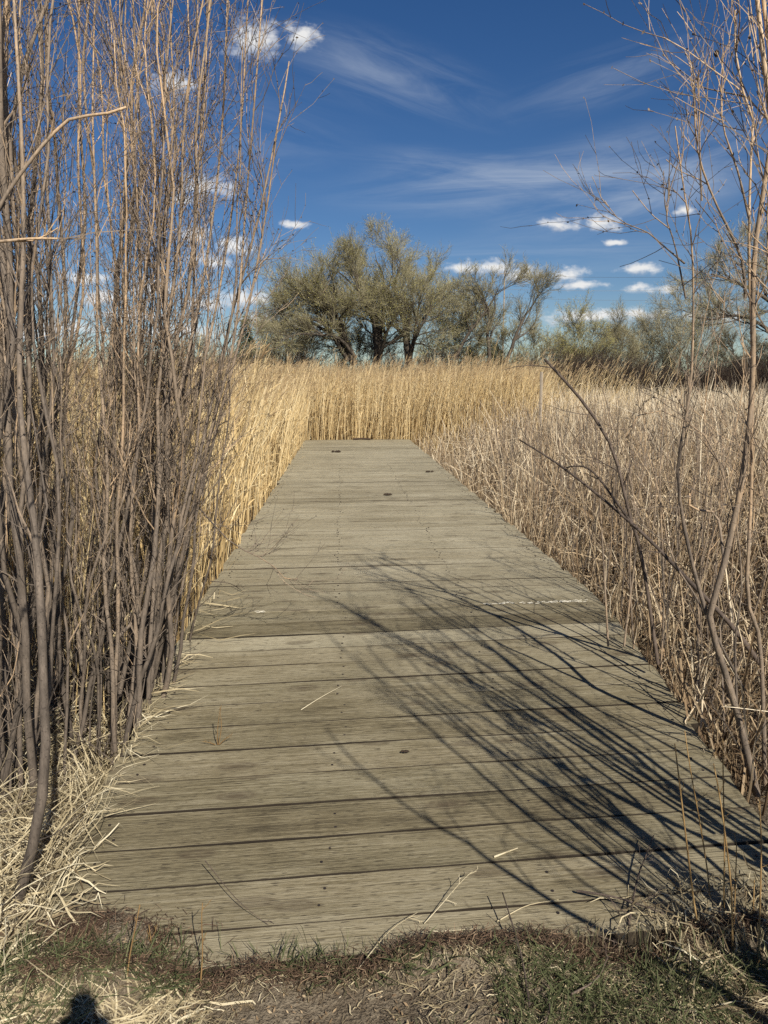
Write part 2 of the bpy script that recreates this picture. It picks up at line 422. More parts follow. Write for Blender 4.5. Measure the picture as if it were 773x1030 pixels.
# weathered pale splinters along the joint of ramp and deck
g = Geo()
xs = np.concatenate([R.uniform(-1.0, -.7, 5), R.uniform(.6, 1.3, 60)])
ys = (y_ramp_end-.003) + KS*xs + R.normal(size=len(xs))*.010
Pm = np.stack([np.stack([xs-.012, ys, deck_z(ys)+.003], 1), np.stack([xs+R.uniform(.002, .016, len(xs)), ys+R.normal(size=len(xs))*.003, deck_z(ys)+.006], 1)], 1)
tubes(g, Pm, np.full((len(xs), 2), .0018), 4, .5, cap=True)
tag(g.build('splinter', M_pale, walk, WO), kind='stuff')
print('deck done')

# ------------------------------------------------------------------ willow shrubs
def stem_line(base, L, lean_dir, lean, K=22, wig=.03):
    h = np.linspace(0, 1, K)*L
    off = lean*(.62*h - .085*h*h) if L < 3.4 else lean*(.5*h-.045*h*h)
    ph = R.uniform(0, 6.28, 4); fr = R.uniform(1.2, 3.2, 2)
    jx, jy = np.cumsum(R.normal(size=K)*.007), np.cumsum(R.normal(size=K)*.007)
    x = base[0] + jx + off*math.cos(lean_dir) + wig*(np.sin(h*fr[0]+ph[0])-math.sin(ph[0])) + wig*.4*np.sin(h*6+ph[2])*np.minimum(h, 1)
    y = base[1] + jy + off*math.sin(lean_dir) + wig*(np.sin(h*fr[1]+ph[1])-math.sin(ph[1])) + wig*.4*np.sin(h*6+ph[3])*np.minimum(h, 1)
    return np.stack([x, y, base[2]+h], 1)

def shrub_part(root, org, P, r0, tip, stem_tint, m1=22, t1=(.28, 1), L1=(.35, 1.0), m2=4, low=3, sides=7, mat=None, name='stem', twmin=.0013):
    """one stem (mesh) and the twigs that grow from it (a child mesh)"""
    K = len(P); mat = mat or M_willow
    rad = r0*(1-(1-tip)*np.linspace(0, 1, K)**.75)
    rad = rad*(1+.06*np.sin(np.arange(K)*2.3+R.uniform(0, 6)))
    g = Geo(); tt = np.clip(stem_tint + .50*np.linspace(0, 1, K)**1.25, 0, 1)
    tubes(g, P[None], rad[None], sides, tt[None], cap=(sides in (6, 8)))
    o = g.build(name, mat, root, org, smooth=True)
    A, ra, _ = spawn(P[None], rad[None], m1, t1, (.25, .65), L1, (.22, .42), up=.14, K=6, wob=.10, tip=.4, rmin=.0022)
    g = Geo()
    tubes(g, A, ra, 4, np.clip(stem_tint+.25+R.normal(size=len(A))*.12, 0, 1))
    if low:
        D, rd, _ = spawn(P[None], rad[None], low, (.04, .28), (.5, 1.2), (.12, .45), (.12, .3), up=.02, K=5, wob=.16, tip=.4, rmin=.0016)
        tubes(g, D, rd, 4, np.clip(stem_tint+R.normal(size=len(D))*.1, 0, 1))
    B, rb, _ = spawn(A, ra, m2, (.2, 1), (.35, .8), (.12, .42), (.45, .8), up=.08, K=5, wob=.12, tip=.4, rmin=twmin)
    tubes(g, B, rb, 3, np.clip(stem_tint+.18+R.normal(size=len(B))*.14, 0, 1))
    C, rc, _ = spawn(B, rb, 1, (.3, 1), (.35, .8), (.06, .2), (.6, .9), up=.08, K=4, wob=.12, tip=.5, rmin=twmin*.9)
    tubes(g, C, rc, 3, np.clip(stem_tint+.18+R.normal(size=len(C))*.14, 0, 1))
    # buds
    bc = np.concatenate([A[:, 3:].reshape(-1, 3), B[:, 1:].reshape(-1, 3)]); bc = bc[R.random(len(bc)) < .5]
    flakes(g, bc + R.normal(size=bc.shape)*.002, R.uniform(.004, .008, len(bc)), np.clip(stem_tint+R.normal(size=len(bc))*.1, 0, 1), aspect=1.8)
    g.build('crown', mat, o, (0, 0, 0))
    return o
# twig meshes are stored relative to the shrub root as well
_build = Geo.build

def fix_twigs(root, org):
    for s in root.children:
        for t in s.children:
            t.location = [-c for c in org]

GROUP_L = 'leafless willow shrubs left of the boardwalk'
left = [  # base x, y, stems, spread, lean range, thickness, label
    (-1.24, 3.32, 16, .16, (.05, .60), (.010, .020), 'bare willow clump touching the left boardwalk edge, stems fanning over it'),
    (-1.56, 2.95, 15, .17, (.0, .4), (.010, .022), 'dense bare willow clump one step left of the boardwalk edge, purple-grey bases'),
    (-1.50, 2.36, 3, .12, (-.05, .2), (.008, .014), 'nearest bare willow with a thick pale stem bent above the straw'),
    (-2.02, 3.35, 16, .24, (-.05, .45), (.010, .021), 'tall bare willow clump at the left frame edge behind the thick bent stem'),
    (-1.62, 4.15, 14, .24, (.0, .5), (.009, .018), 'bare willow clump behind the front ones, rising from golden reeds'),
    (-2.6, 4.5, 11, .3, (-.1, .5), (.013, .02), 'hindmost bare willow clump, seen between the front stems at far left'),
    (-1.40, 3.85, 11, .14, (.1, .62), (.008, .014), 'slim bare willow clump with fine tips reaching farthest over the boardwalk'),
]
for ci, (bx, by, n, sp, ln, th, lab) in enumerate(left):
    bz = float(ground_z(bx, by)); org = (bx, by, bz)
    root = thing('willow_shrub', org, lab, 'shrub', GROUP_L)
    for k in range(int(n*1.12)):
        b = np.array([bx + R.normal()*sp*.8, by + R.normal()*sp, bz-.05])
        b[0] = min(b[0], float(left_x(b[1]))-.05)
        lean = R.uniform(*ln); ld = (R.uniform(-.5, .4) if ci in (0, 6) else R.uniform(-.9, .7)) if lean > 0 else R.uniform(2.2, 4)
        Ls = R.uniform(3.6, 6.0) * (0.66 if ci in (0, 6) else 1)
        P = stem_line(b, Ls, ld, abs(lean), wig=R.uniform(.02, .06))
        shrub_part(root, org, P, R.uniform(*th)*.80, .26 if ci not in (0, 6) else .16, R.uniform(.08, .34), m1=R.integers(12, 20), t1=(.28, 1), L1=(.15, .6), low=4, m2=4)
    for k in range(int(n*.6)):                               # thin young shoots between the old stems
        b = np.array([bx + R.normal()*sp*1.1, by + R.normal()*sp*1.2, bz-.05]); b[0] = min(b[0], float(left_x(b[1]))-.06)
        P = stem_line(b, R.uniform(1.2, 3.0), R.uniform(-1.2, 1.2), R.uniform(0, .45), wig=R.uniform(.02, .06))
        shrub_part(root, org, P, R.uniform(.0035, .0075), .3, R.uniform(.0, .25), m1=R.integers(6, 12), t1=(.2, 1), L1=(.1, .4), low=2, m2=2, sides=5)
    fix_twigs(root, org)
    if ci == 2:
        # the thick stem bent at the bottom left of the picture
        P = spline([dp(18, 905, 2.12), dp(38, 830, 2.14), dp(46, 760, 2.16), dp(44, 690, 2.2), dp(38, 560, 2.3), dp(20, 400, 2.4), dp(24, 200, 2.5), dp(12, -40, 2.6)], 18)
        shrub_part(root, org, P, .0185, .2, .1, m1=16, low=2, sides=8)
        P = spline([dp(-60, 320, 1.5), dp(0, 207, 1.55), dp(32, 160, 1.56), dp(58, 130, 1.57), (dp(75, 118, 1.58)), dp(104, 115, 1.6), dp(127, 108, 1.62)], 16)
        shrub_part(root, org, P, .0052, .5, .22, m1=2, m2=1, low=0, L1=(.03, .08))
        P = spline([dp(-40, 245, 1.5), dp(0, 243, 1.5), dp(30, 240, 1.52), dp(58, 240, 1.54)], 8)
        shrub_part(root, org, P, .0045, .4, .35, m1=2, m2=1, low=0, L1=(.06, .12))
        fix_twigs(root, org)
    if ci == 0:
        # the stems that fan out over the boards
        for px in [[(150, 705), (183, 560), (213, 430), (236, 340), (248, 200), (258, 80), (266, -30)], [(140, 720), (168, 600), (203, 450), (230, 330), (260, 220), (283, 110), (291, 62)],
                   [(130, 705), (163, 560), (198, 400), (223, 280), (241, 150), (248, 30), (252, -40)], [(147, 690), (190, 540), (226, 400), (252, 300), (270, 200), (279, 130)],
                   [(120, 700), (150, 560), (180, 400), (205, 280), (222, 150), (228, 30), (230, -40)]]:
            P = spline([dp(a, b, 3.45 + .1*R.normal()) for a, b in px], 20)
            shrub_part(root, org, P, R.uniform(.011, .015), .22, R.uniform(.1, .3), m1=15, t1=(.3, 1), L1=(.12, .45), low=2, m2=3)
        # low dead shoot hanging over the boards
        P = spline([dp(160, 470, 3.5), dp(195, 505, 3.6), dp(232, 545, 3.75), dp(262, 561, 3.85), dp(276, 570, 3.9), dp(287, 582, 3.95)], 10)
        o = shrub_part(root, org, P, .006, .35, .1, m1=9, m2=3, low=0, L1=(.04, .16))
        P = spline([dp(150, 430, 3.5), dp(215, 370, 3.7), dp(250, 300, 3.9), dp(268, 250, 4.0)], 10)
        shrub_part(root, org, P, .006, .3, .25, m1=10, m2=3, low=0, L1=(.15, .4))
        P = spline([dp(120, 640, 3.3), dp(165, 590, 3.5), dp(185, 540, 3.6), dp(215, 470, 3.9), dp(243, 440, 4.1)], 10)
        shrub_part(root, org, P, .008, .3, .3, m1=8, m2=2, low=0, L1=(.15, .4))
        fix_twigs(root, org)

# right-hand shrubs, traced stem by stem at their own distances
GROUP_R = 'leafless willow shrubs right of the boardwalk'
org = tuple(at(757, 792, -.02)); YR = org[1]
root = thing('willow_shrub', org, 'forked grey willow rooted beside the right boardwalk edge, below the dark leaning stick', 'shrub', GROUP_R)
lines = [
    ([(762, 800), (742, 722), (723, 660), (711, 618), (722, 577), (732, 531), (741, 482), (748, 418), (750, 361), (749, 269), (757, 200), (766, 130), (770, 40), (775, -40)], .0155, .42, YR, .3, 18),
    ([(711, 618), (695, 565), (683, 510), (679, 465), (690, 380), (689, 261), (678, 192), (669, 136)], .009, .22, YR, .26, 15),
    ([(689, 265), (672, 243), (661, 228), (638, 212), (626, 187)], .0038, .3, YR, .25, 5),
    ([(690, 300), (674, 250), (661, 218), (668, 178), (672, 165)], .0038, .3, YR, .25, 5),
    ([(770, 790), (765, 650), (752, 600), (755, 520), (757, 440), (757, 361), (754, 263), (755, 177), (758, 114), (749, 96), (740, 50), (740, 10)], .0105, .3, YR+.12, .4, 15),
    ([(750, 300), (741, 260), (706, 202), (688, 162), (681, 121), (678, 102)], .0065, .3, YR+.05, .35, 9),
    ([(706, 202), (700, 151), (697, 121), (693, 81)], .004, .35, YR+.05, .4, 5),
    ([(755, 225), (739, 177), (721, 136), (716, 108), (715, 66)], .005, .35, YR+.1, .4, 7),
    ([(749, 97), (726, 73), (722, 56)], .0032, .5, YR+.12, .25, 2),
    ([(741, 52), (733, 30), (724, 19)], .003, .5, YR+.12, .5, 2),
    ([(742, 722), (735, 640), (738, 590), (728, 520), (705, 455), (685, 429), (643, 410), (622, 420), (613, 436)], .005, .35, YR+.1, .2, 5),
    ([(752, 700), (700, 600), (676, 560), (664, 500), (652, 455)], .006, .35, YR+.2, .15, 5),
    ([(728, 560), (726, 520), (704, 515), (704, 500)], .006, .7, YR+.05, .3, 2),
]
for px, r0, tp, Yd, tn, m1 in lines:
    P = spline([dp(a, b, Yd + .0*i) for i, (a, b) in enumerate(px)], max(8, int(len(px)*2)))
    P[:, 1] += np.linspace(0, 1, len(P))*.12*R.normal()
    shrub_part(root, org, P, r0, tp, tn, m1=m1, m2=2, low=1, L1=(.08, .24), t1=(.35, 1))
fix_twigs(root, org)
g = Geo(); c = dp(721, 54, YR+.12); P = spline([c-[0, 0, .012], c, c+[0, 0, .014]], 5)
tubes(g, P[None], np.array([[.003, .008, .010, .008, .002]]), 6, .02)
g.build('gall', M_deadwood, root, org, smooth=True)

# the two thick rods leaving the top right corner
org = (1.30, 2.0, 0.0)
root = thing('willow_shrub', org, 'tall tan willow rods crossing the top right corner of the view', 'shrub', GROUP_R)
for px, r0, tp, tn in [([(860, 800), (835, 500), (800, 300), (774, 110), (768, 50), (762, 0), (755, -60)], .0085, .6, .42),
                       ([(870, 800), (850, 500), (815, 300), (782, 110), (774, 50), (768, 0), (763, -60)], .0075, .6, .35),
                       ([(880, 820), (840, 560), (800, 420), (778, 330), (772, 250), (776, 150), (790, 20)], .0055, .4, .3)]:
    P = spline([dp(a, b, 2.0) for a, b in px], 16)
    shrub_part(root, org, P, r0, tp, tn, m1=14, m2=3, low=2, L1=(.2, .6))
for k in range(0):
    b = np.array([org[0]+R.normal()*.08, org[1]+R.normal()*.12, -.05])
    P = stem_line(b, R.uniform(2.2, 3.4), R.uniform(0, 6.28), R.uniform(.05, .35), wig=.03)
    shrub_part(root, org, P, R.uniform(.008, .013), .2, R.uniform(.2, .4), m1=14, m2=3, low=3)
fix_twigs(root, org)
# their neighbours just outside the frame; these throw the shadows across the boards
for (bx, by, n, hh, lab) in [(1.42, 1.40, 14, (1.7, 3.2), 'bare willow clump just right of the view, its shadow striping the ramp'),
                             (1.60, 1.9, 12, (2.2, 4.0), 'bare willow clump right of the view, its long shadow reaching the level deck')]:
    org = (bx, by, 0.0); root = thing('willow_shrub', org, lab, 'shrub', GROUP_R)
    for k in range(n):
        b = np.array([bx+R.normal()*.10, by+R.normal()*.13, -.05])
        for _ in range(60):                                   # no stem of theirs stands in the view
            P = stem_line(b, R.uniform(*hh), R.uniform(1.6, 4.6), R.uniform(.1, .95), wig=.03)
            if not ((P[:, 0] < .56*P[:, 1] + .22) & (P[:, 2] < CH + .50*P[:, 1] + .1)).any(): break
        shrub_part(root, org, P, R.uniform(.009, .016), .22, R.uniform(.15, .4), m1=7, m2=2, low=1, L1=(.2, .6))
    fix_twigs(root, org)

# dead leaning sticks
def stick(name, pts, r, label, cat='branch', mat=None, K=14, twigs=0, tint=.35, tip=.5, L1=(.1, .3), group=None):
    org = tuple(pts[0]); root = thing(name, org, label, cat, group)
    P = spline(pts, K)
    rad = r*(1-(1-tip)*np.linspace(0, 1, K)); rad = rad*(1+.08*np.sin(np.arange(K)*1.9))
    g = Geo(); tubes(g, P[None], rad[None], 6, tint + .1*np.sin(np.arange(K))[None], cap=True)
    o = g.build('branch' if name != 'weed_stalk' else 'stalk', mat or M_deadwood, root, org, smooth=True)
    if twigs:
        A, ra, _ = spawn(P[None], rad[None], twigs, (.25, 1), (.4, 1.0), L1, (.3, .6), up=.03, K=5, wob=.14, rmin=.0012)
        for k in range(len(A)):
            g = Geo(); tubes(g, A[k:k+1], ra[k:k+1], 4, tint)
            B, rb, _ = spawn(A[k:k+1], ra[k:k+1], 2, (.3, 1), (.4, .9), (L1[0]*.3, L1[1]*.4), (.5, .8), up=.03, K=4, wob=.12, rmin=.001)
            tubes(g, B, rb, 3, tint)
            g.build('twig', mat or M_deadwood, root, org)
    return root
stick('dead_branch', [dp(765, 668, 3.3), dp(735, 628, 3.35), dp(692, 583, 3.4), (dp(643, 533, 3.45)), dp(582, 482, 3.6), dp(550, 459, 3.7), dp(522, 442, 3.75)], .0135,
      'dark dead branch leaning diagonally over the cattails, tip toward the walk', twigs=3, tip=.3, tint=.25)
stick('dead_branch', [dp(640, 532, 3.46), dp(618, 502, 3.5), dp(600, 478, 3.55), dp(586, 469, 3.6), dp(570, 470, 3.62)], .007,
      'short crooked dark branch crossing above the diagonal dead one', twigs=2, tip=.5, tint=.15, L1=(.04, .12))
stick('dead_branch', [dp(662, 668, 3.55), dp(646, 562, 3.55), dp(632, 513, 3.55), dp(618, 456, 3.55), dp(594, 414, 3.55), dp(570, 385, 3.55), dp(548, 361, 3.55)], .0095,
      'dead grey stem snapped at its top, standing in the cattails by the wooden stake', twigs=4, tip=.62, tint=.4, L1=(.2, .5))
for (pts, r, lab) in [([(612, 650), (607, 560), (600, 440), (598, 395)], .006, 'thin upright brown stem between the snapped stem and the walk'),
                      ([(663, 700), (668, 600), (664, 480), (670, 400)], .007, 'thin brown stem just left of the forked willow, topped by reeds'),
                      ([(628, 650), (640, 520), (612, 410), (604, 385)], .006, 'thin leaning brown stem crossing the snapped stem'),
                      ([(640, 690), (634, 560), (648, 470), (655, 430)], .006, 'thin curved brown stem right of the snapped stem')]:
    stick('dead_branch', [dp(a, b, 3.9) for a, b in pts], r, lab, twigs=7, tip=.3, tint=.45, L1=(.15, .45), mat=M_willow)
org = (1.95, 3.75, -.2); root = thing('willow_shrub', org, 'slim brown willow shoots standing in the cattails behind the forked willow', 'shrub', GROUP_R)
for k in range(34):
    b = np.array([R.uniform(1.45, 2.9), 3.75+R.normal()*.5, -.22]); b[0] = max(b[0], float(right_x(b[1]))+.1)
    P = stem_line(b, R.uniform(1.3, 2.4), R.uniform(0, 6.28), R.uniform(.05, .35), wig=.03)
    shrub_part(root, org, P, R.uniform(.004, .008), .3, R.uniform(.1, .35), m1=7, m2=2, low=2, L1=(.1, .4))
fix_twigs(root, org)
print('shrubs done')

# ------------------------------------------------------------------ reeds (uncountable)
def outside_walk(x, y, m=.03): return ~((x > left_x(y)-m) & (x < right_x(y)+m) & (y < 18.62) & (y > 1.5))
def scatter(x0, x1, y0, y1, dens, keep=None):
    n = int((x1-x0)*(y1-y0)*dens); x = R.uniform(x0, x1, n); y = R.uniform(y0, y1, n)
    k = outside_walk(x, y) & (np.abs(x) < .62*y+1.5)
    if keep is not None: k &= keep(x, y)
    return x[k], y[k]
def reeds(g, x, y, hmean, hsd, plume=.8, leaves=4, mats=(0, 1), lean=.06, bias=.10, w=.0042):
    n = len(x); z = ground_z(x, y)-.03
    patch = .035*np.sin(x*1.3+y*.9) + .03*np.sin(x*.7-y*1.7+2)
    h = np.clip(R.normal(hmean, hsd, n)*(1+patch) + np.where(R.random(n) < .09, .2*R.random(n)+.06, 0), .5, 3.2)
    K = 4; t = np.linspace(0, 1, K)
    dx = R.normal(size=n)*lean + .03; dy = R.normal(size=n)*lean
    bx = R.normal(size=n)*.05 + bias*R.random(n); by = R.normal(size=n)*.05
    P = np.stack([x[:, None] + (dx[:, None]*t + bx[:, None]*t**3)*h[:, None], y[:, None] + (dy[:, None]*t + by[:, None]*t**3)*h[:, None], z[:, None] + h[:, None]*t*(1-.03*t)], -1)
    rad = (w*R.uniform(.7, 1.3, n))[:, None]*np.array([1, .9, .75, .5])[None]
    base = np.clip(R.normal(.6, .2, n), 0, 1)
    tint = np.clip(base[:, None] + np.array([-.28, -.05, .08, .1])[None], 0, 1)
    tubes(g, P, rad, 3, tint, mats[0])
    # leaves
    if leaves:
        m = np.repeat(np.arange(n), leaves); M = len(m)
        tl = R.uniform(.15, .93, M); xk = tl*(K-1); k = np.minimum(xk.astype(int), K-2); u = (xk-k)[:, None]
        p0 = P[m, k]*(1-u) + P[m, k+1]*u
        a = R.uniform(0, 2*PI, M) ; L = R.uniform(.12, .34, M)
        out = np.stack([np.cos(a)+.35, np.sin(a), np.zeros(M)], -1)
        up = R.uniform(1.0, 3.4, M)[:, None]; droop = R.uniform(.1, 1.6, M)[:, None]
        tt = np.linspace(0, 1, 4)
        Q = np.stack([p0 + out*(L[:, None]*s*.55) + np.array([0, 0, 1])*(L[:, None]*(up*s*.55 - droop*s*s*.5)) for s in tt], 1)
        W = (R.uniform(.006, .014, M))[:, None]*np.array([.7, 1, .7, .15])[None]
        ribbons(g, Q, W, None, np.clip(base[m]+R.normal(size=M)*.18+.02, 0, 1), mats[0], twist=1.5)
    # feathery plumes, combed to the right by the wind
    sel = np.where(R.random(n) < plume)[0]; q = 9
    m = np.repeat(sel, q); M = len(m)
    if M:
        tp = P[m, -1]; td = unit(P[m, -1]-P[m, -2])
        s0 = R.uniform(-.10, .14, M)[:, None]; p0 = tp + td*s0
        sway = np.array([.75, 0, .55]) + R.normal(size=(M, 3))*.33
        L = R.uniform(.06, .15, M)[:, None]
        Q = np.stack([p0, p0+unit(td+sway*.6)*L*.5, p0+unit(td*.6+sway)*L], 1)
        W = R.uniform(.004, .011, M)[:, None]*np.array([.6, 1, .3])[None]
        ribbons(g, Q, W, None, np.clip(R.normal(.5, .22, M), 0, 1), mats[1])
RM = [M_reed, M_plume]
def tall(x, y):     # where the tall reeds grow
    return np.where(y < 18.4, x < left_x(y), (x < .19*y+.2+.3*np.sin(y*3)))
g = Geo()
x, y = scatter(-4.2, -1.0, 3.7, 19, 150, lambda x, y: (x < left_x(y)) & (x > left_x(y)-2.2) & (R.random(len(x)) < np.clip((y-3.4)/2.0, .15, 1)*np.clip(.75+.4*np.sin(x*4+y*3.1)*np.sin(y*2.2-x*3), .2, 1)))
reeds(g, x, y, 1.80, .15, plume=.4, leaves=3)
x, y = scatter(-14, -1.0, 4.5, 24, 26, lambda x, y: (x < left_x(y)-2.1))
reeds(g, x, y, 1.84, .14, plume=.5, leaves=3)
tag(g.build('reed_bed', RM), 'golden dry reeds walling the left side of the boardwalk', kind='stuff', cat='reeds')
g = Geo()
x, y = scatter(-5.5, 5.5, 18.64, 21.6, 170, tall)
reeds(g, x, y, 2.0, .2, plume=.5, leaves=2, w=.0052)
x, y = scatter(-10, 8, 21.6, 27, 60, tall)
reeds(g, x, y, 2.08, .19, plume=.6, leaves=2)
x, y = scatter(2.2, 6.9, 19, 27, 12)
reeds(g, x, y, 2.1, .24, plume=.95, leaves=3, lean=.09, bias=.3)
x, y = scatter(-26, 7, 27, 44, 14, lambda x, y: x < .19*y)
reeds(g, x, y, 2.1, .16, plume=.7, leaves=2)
tag(g.build('reed_bed', RM), 'tall golden reeds with drooping plumes closing the end of the boardwalk', kind='stuff', cat='reeds')

# cattails, broken and bleached, on the right
def cattails(g, x, y, hm, hs, wid=(.007, .016), down=.45, tmean=.5, leanf=.22):
    n = len(x); z = ground_z(x, y)-.03
    L = np.clip(R.normal(hm, hs), .25, 2.2)
    K = 5; a = R.uniform(0, 2*PI, n); out = np.stack([np.cos(a), np.sin(a), np.zeros(n)], -1)
    lean = np.abs(R.normal(size=n))*leanf; brk = R.uniform(.25, 1.0, n); isb = R.random(n) < down
    fall = R.uniform(.6, 2.6, n)*isb
    P = np.empty((n, K, 3)); P[:, 0] = np.stack([x, y, z], -1); t = np.linspace(0, 1, K)
    for j in range(1, K):
        th = lean + np.clip((t[j]-brk)/.12, 0, 1)*fall + t[j]*.15
        d = out*np.sin(th)[:, None] + np.array([0, 0, 1])*np.cos(th)[:, None] + R.normal(size=(n, 3))*.11
        P[:, j] = P[:, j-1] + d*(L/(K-1))[:, None]
    P[:, :, 2] = np.maximum(P[:, :, 2], z[:, None]+.01)
    # keep the leaves from lying across the boards
    for j in range(1, K):
        xx, yy = P[:, j, 0], P[:, j, 1]; lim = right_x(yy)-.06*R.random(n)
        bad = (xx < lim) & (xx > 0) & (yy < 18.5); P[:, j, 0] = np.where(bad, lim+.02, xx)
    W = R.uniform(*wid, n)[:, None]*np.array([1, 1, .9, .65, .2])[None]
    base = np.clip(R.normal(tmean, .24, n), 0, 1)
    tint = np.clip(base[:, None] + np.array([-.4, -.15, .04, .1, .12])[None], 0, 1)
    ribbons(g, P, W, None, tint, 0, twist=2.6)
def cat_zone(x, y): return (x > right_x(np.minimum(y, 18.5))+.03) & ((y < 18.4) | (x > .17*y+.3))
def hgt(x, y): return np.clip(.62 + .42*(x-right_x(np.minimum(y, 18.5))), .6, 1.62) + .08*np.sin(x*2.1+y*1.4)
g = Geo()
clump = lambda x, y: R.random(len(x)) < np.clip(.55 + .5*np.sin(x*5.1+1.3*np.sin(y*2.3))*np.sin(y*4.2+1.7*np.sin(x*2.9)) + .25*np.sin(x*11+y*7), .06, 1)
x, y = scatter(.5, 6, 2.75, 9, 420, lambda x, y: cat_zone(x, y) & (x > .1*y) & clump(x, y))
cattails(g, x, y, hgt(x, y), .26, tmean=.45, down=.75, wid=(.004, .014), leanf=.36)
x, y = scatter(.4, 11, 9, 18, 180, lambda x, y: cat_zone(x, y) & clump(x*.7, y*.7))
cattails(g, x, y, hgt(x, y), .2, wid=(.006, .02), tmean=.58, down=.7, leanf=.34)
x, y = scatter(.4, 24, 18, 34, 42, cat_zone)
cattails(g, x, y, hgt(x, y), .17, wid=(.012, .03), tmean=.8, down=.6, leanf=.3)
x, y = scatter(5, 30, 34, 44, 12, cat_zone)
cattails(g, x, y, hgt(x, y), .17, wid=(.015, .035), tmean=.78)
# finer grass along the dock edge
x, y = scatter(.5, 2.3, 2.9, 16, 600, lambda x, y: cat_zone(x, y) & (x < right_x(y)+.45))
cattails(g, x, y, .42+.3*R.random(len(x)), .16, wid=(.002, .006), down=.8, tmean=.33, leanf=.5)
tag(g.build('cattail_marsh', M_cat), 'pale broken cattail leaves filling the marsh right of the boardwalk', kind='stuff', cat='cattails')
# upright stiff dead stalks among them
g = Geo()
x, y = scatter(1.3, 9, 3.2, 16, 16, lambda x, y: (x > right_x(y)+.12)); n = len(x)
P = np.stack([np.stack([x + R.normal(size=n)*.02*0, y, ground_z(x, y)-.05], -1)]*4, 1)
d = R.normal(size=(n, 3))*.12; d[:, 2] = 1; hh = R.uniform(.9, 1.7, n)
for j in range(1, 4): P[:, j] = P[:, 0] + d*(hh*j/3)[:, None] + R.normal(size=(n, 3))*.015
tubes(g, P, np.repeat(R.uniform(.003, .006, n)[:, None], 4, 1)*np.array([1, .9, .7, .4]), 4, np.clip(R.normal(.35, .2, n), 0, 1))
A, ra, _ = spawn(P, np.full((n, 4), .004), 4, (.4, 1), (.4, .9), (.1, .35), (.4, .7), up=.06, K=4, rmin=.0015)
tubes(g, A, ra, 3, .35)
tag(g.build('weed_stalks', M_willow), 'stiff brown weed stalks scattered through the cattails', kind='stuff', cat='weeds')

# low grass at the left edge and under the shrubs
def tuft(g, x, y, L, wid, tmean, curl=(.6, 2.2), up=(.0, .6), toward=None, lift=0.0, ts=.2):
    n = len(x); z = ground_z(x, y) + lift; K = 6; t = np.linspace(0, 1, K)
    a = R.uniform(0, 2*PI, n)
    if toward is not None: a = toward + R.normal(size=n)*1.1
    out = np.stack([np.cos(a), np.sin(a), np.zeros(n)], -1)
    th0 = R.uniform(*up, n); cu = R.uniform(*curl, n); Ls = L*R.uniform(.5, 1.2, n)
    P = np.empty((n, K, 3)); P[:, 0] = np.stack([x, y, z-.01], -1)
    for j in range(1, K):
        th = th0 + cu*t[j]
        P[:, j] = P[:, j-1] + (out*np.sin(th)[:, None] + np.array([0, 0, 1])*np.cos(th)[:, None] + R.normal(size=(n, 3))*.17)*(Ls/(K-1))[:, None]
    on = (P[:, :, 0] > left_x(P[:, :, 1])) & (P[:, :, 0] < right_x(P[:, :, 1])) & (P[:, :, 1] > 1.95)
    floor = np.where(on, deck_z(P[:, :, 1])+.008, ground_z(P[:, :, 0], P[:, :, 1])+.006)
    P[:, :, 2] = np.maximum(P[:, :, 2], floor + R.random((n, K))*np.where(on, .05, .01))
    W = R.uniform(*wid, n)[:, None]*np.array([.8, 1, 1, .85, .6, .15])[None]
    ribbons(g, P, W, None, np.clip(R.normal(tmean, ts, n), 0, 1), 0, twist=1.6)
g = Geo()
n = 3600; x = R.uniform(-2.3, -.98, n); y = R.uniform(1.75, 3.7, n); k = (x < left_x(y)-.02); x, y = x[k], y[k]
tuft(g, x, y, .32, (.0015, .0055), .48, ts=.32)
n = 110; y = R.uniform(2.2, 3.2, n); x = left_x(y) - R.uniform(.02, .16, n)
tuft(g, x, y, .36, (.0015, .005), .64, toward=.5, curl=(.3, 2.2), up=(.1, 1.0))
n = 900; x = R.uniform(-2.0, -.95, n); y = R.uniform(1.75, 2.3, n)
tuft(g, x, y, .24, (.0018, .0065), .62, ts=.3, curl=(1, 2.4), up=(.4, 1.2))
n = 1500; x = R.uniform(-4, -1.1, n); y = R.uniform(3, 5.2, n); k = x < left_x(y)-.02
tuft(g, x[k], y[k], .5, (.004, .010), .45)
tag(g.build('dead_grass', M_straw), 'bleached curling dead grass around the willow bases at lower left', kind='stuff', cat='grass')
g = Geo()
n = 9500; x = R.uniform(-1.6, 1.6, n); y = R.uniform(1.35, 1.97, n)
dirt = (np.hypot((x+.12)/.26, (y-1.72)/.10) < 1) & (R.random(n) < .93)
k = ~dirt & (y < 1.90+KS*x)
tuft(g, x[k], y[k], .07, (.001, .003), .3, curl=(.8, 2.4), up=(.3, 1.4), ts=.28)
n = 700; x = R.uniform(.75, 1.7, n); y = R.uniform(1.7, 2.15, n)
tuft(g, x, y, .17, (.0018, .0055), .38, curl=(.9, 2.3), up=(.3, 1.3), ts=.3)
n = 420; x = R.uniform(-1.1, -.45, n); y = R.uniform(1.60, 1.78, n)
tuft(g, x, y, .18, (.002, .006), .6, curl=(1.2, 2.4), up=(.8, 1.5))
tag(g.build('dead_grass', M_straw), 'matted dead grass and straw on the bank before the first board', kind='stuff', cat='grass')
g = Geo()
n = 14000; x = R.uniform(-1.5, 1.6, n); y = R.uniform(1.35, 1.92, n)
pat = np.sin(x*6.3+1)*np.sin(y*9+x*3) + .5*np.sin(x*14+y*5)
k = (pat > -.1) & ~(np.hypot((x+.12)/.26, (y-1.72)/.10) < 1.1)
tuft(g, x[k], y[k], .085, (.0015, .0042), .55, curl=(.2, 1.4), up=(.0, .8), ts=.28)
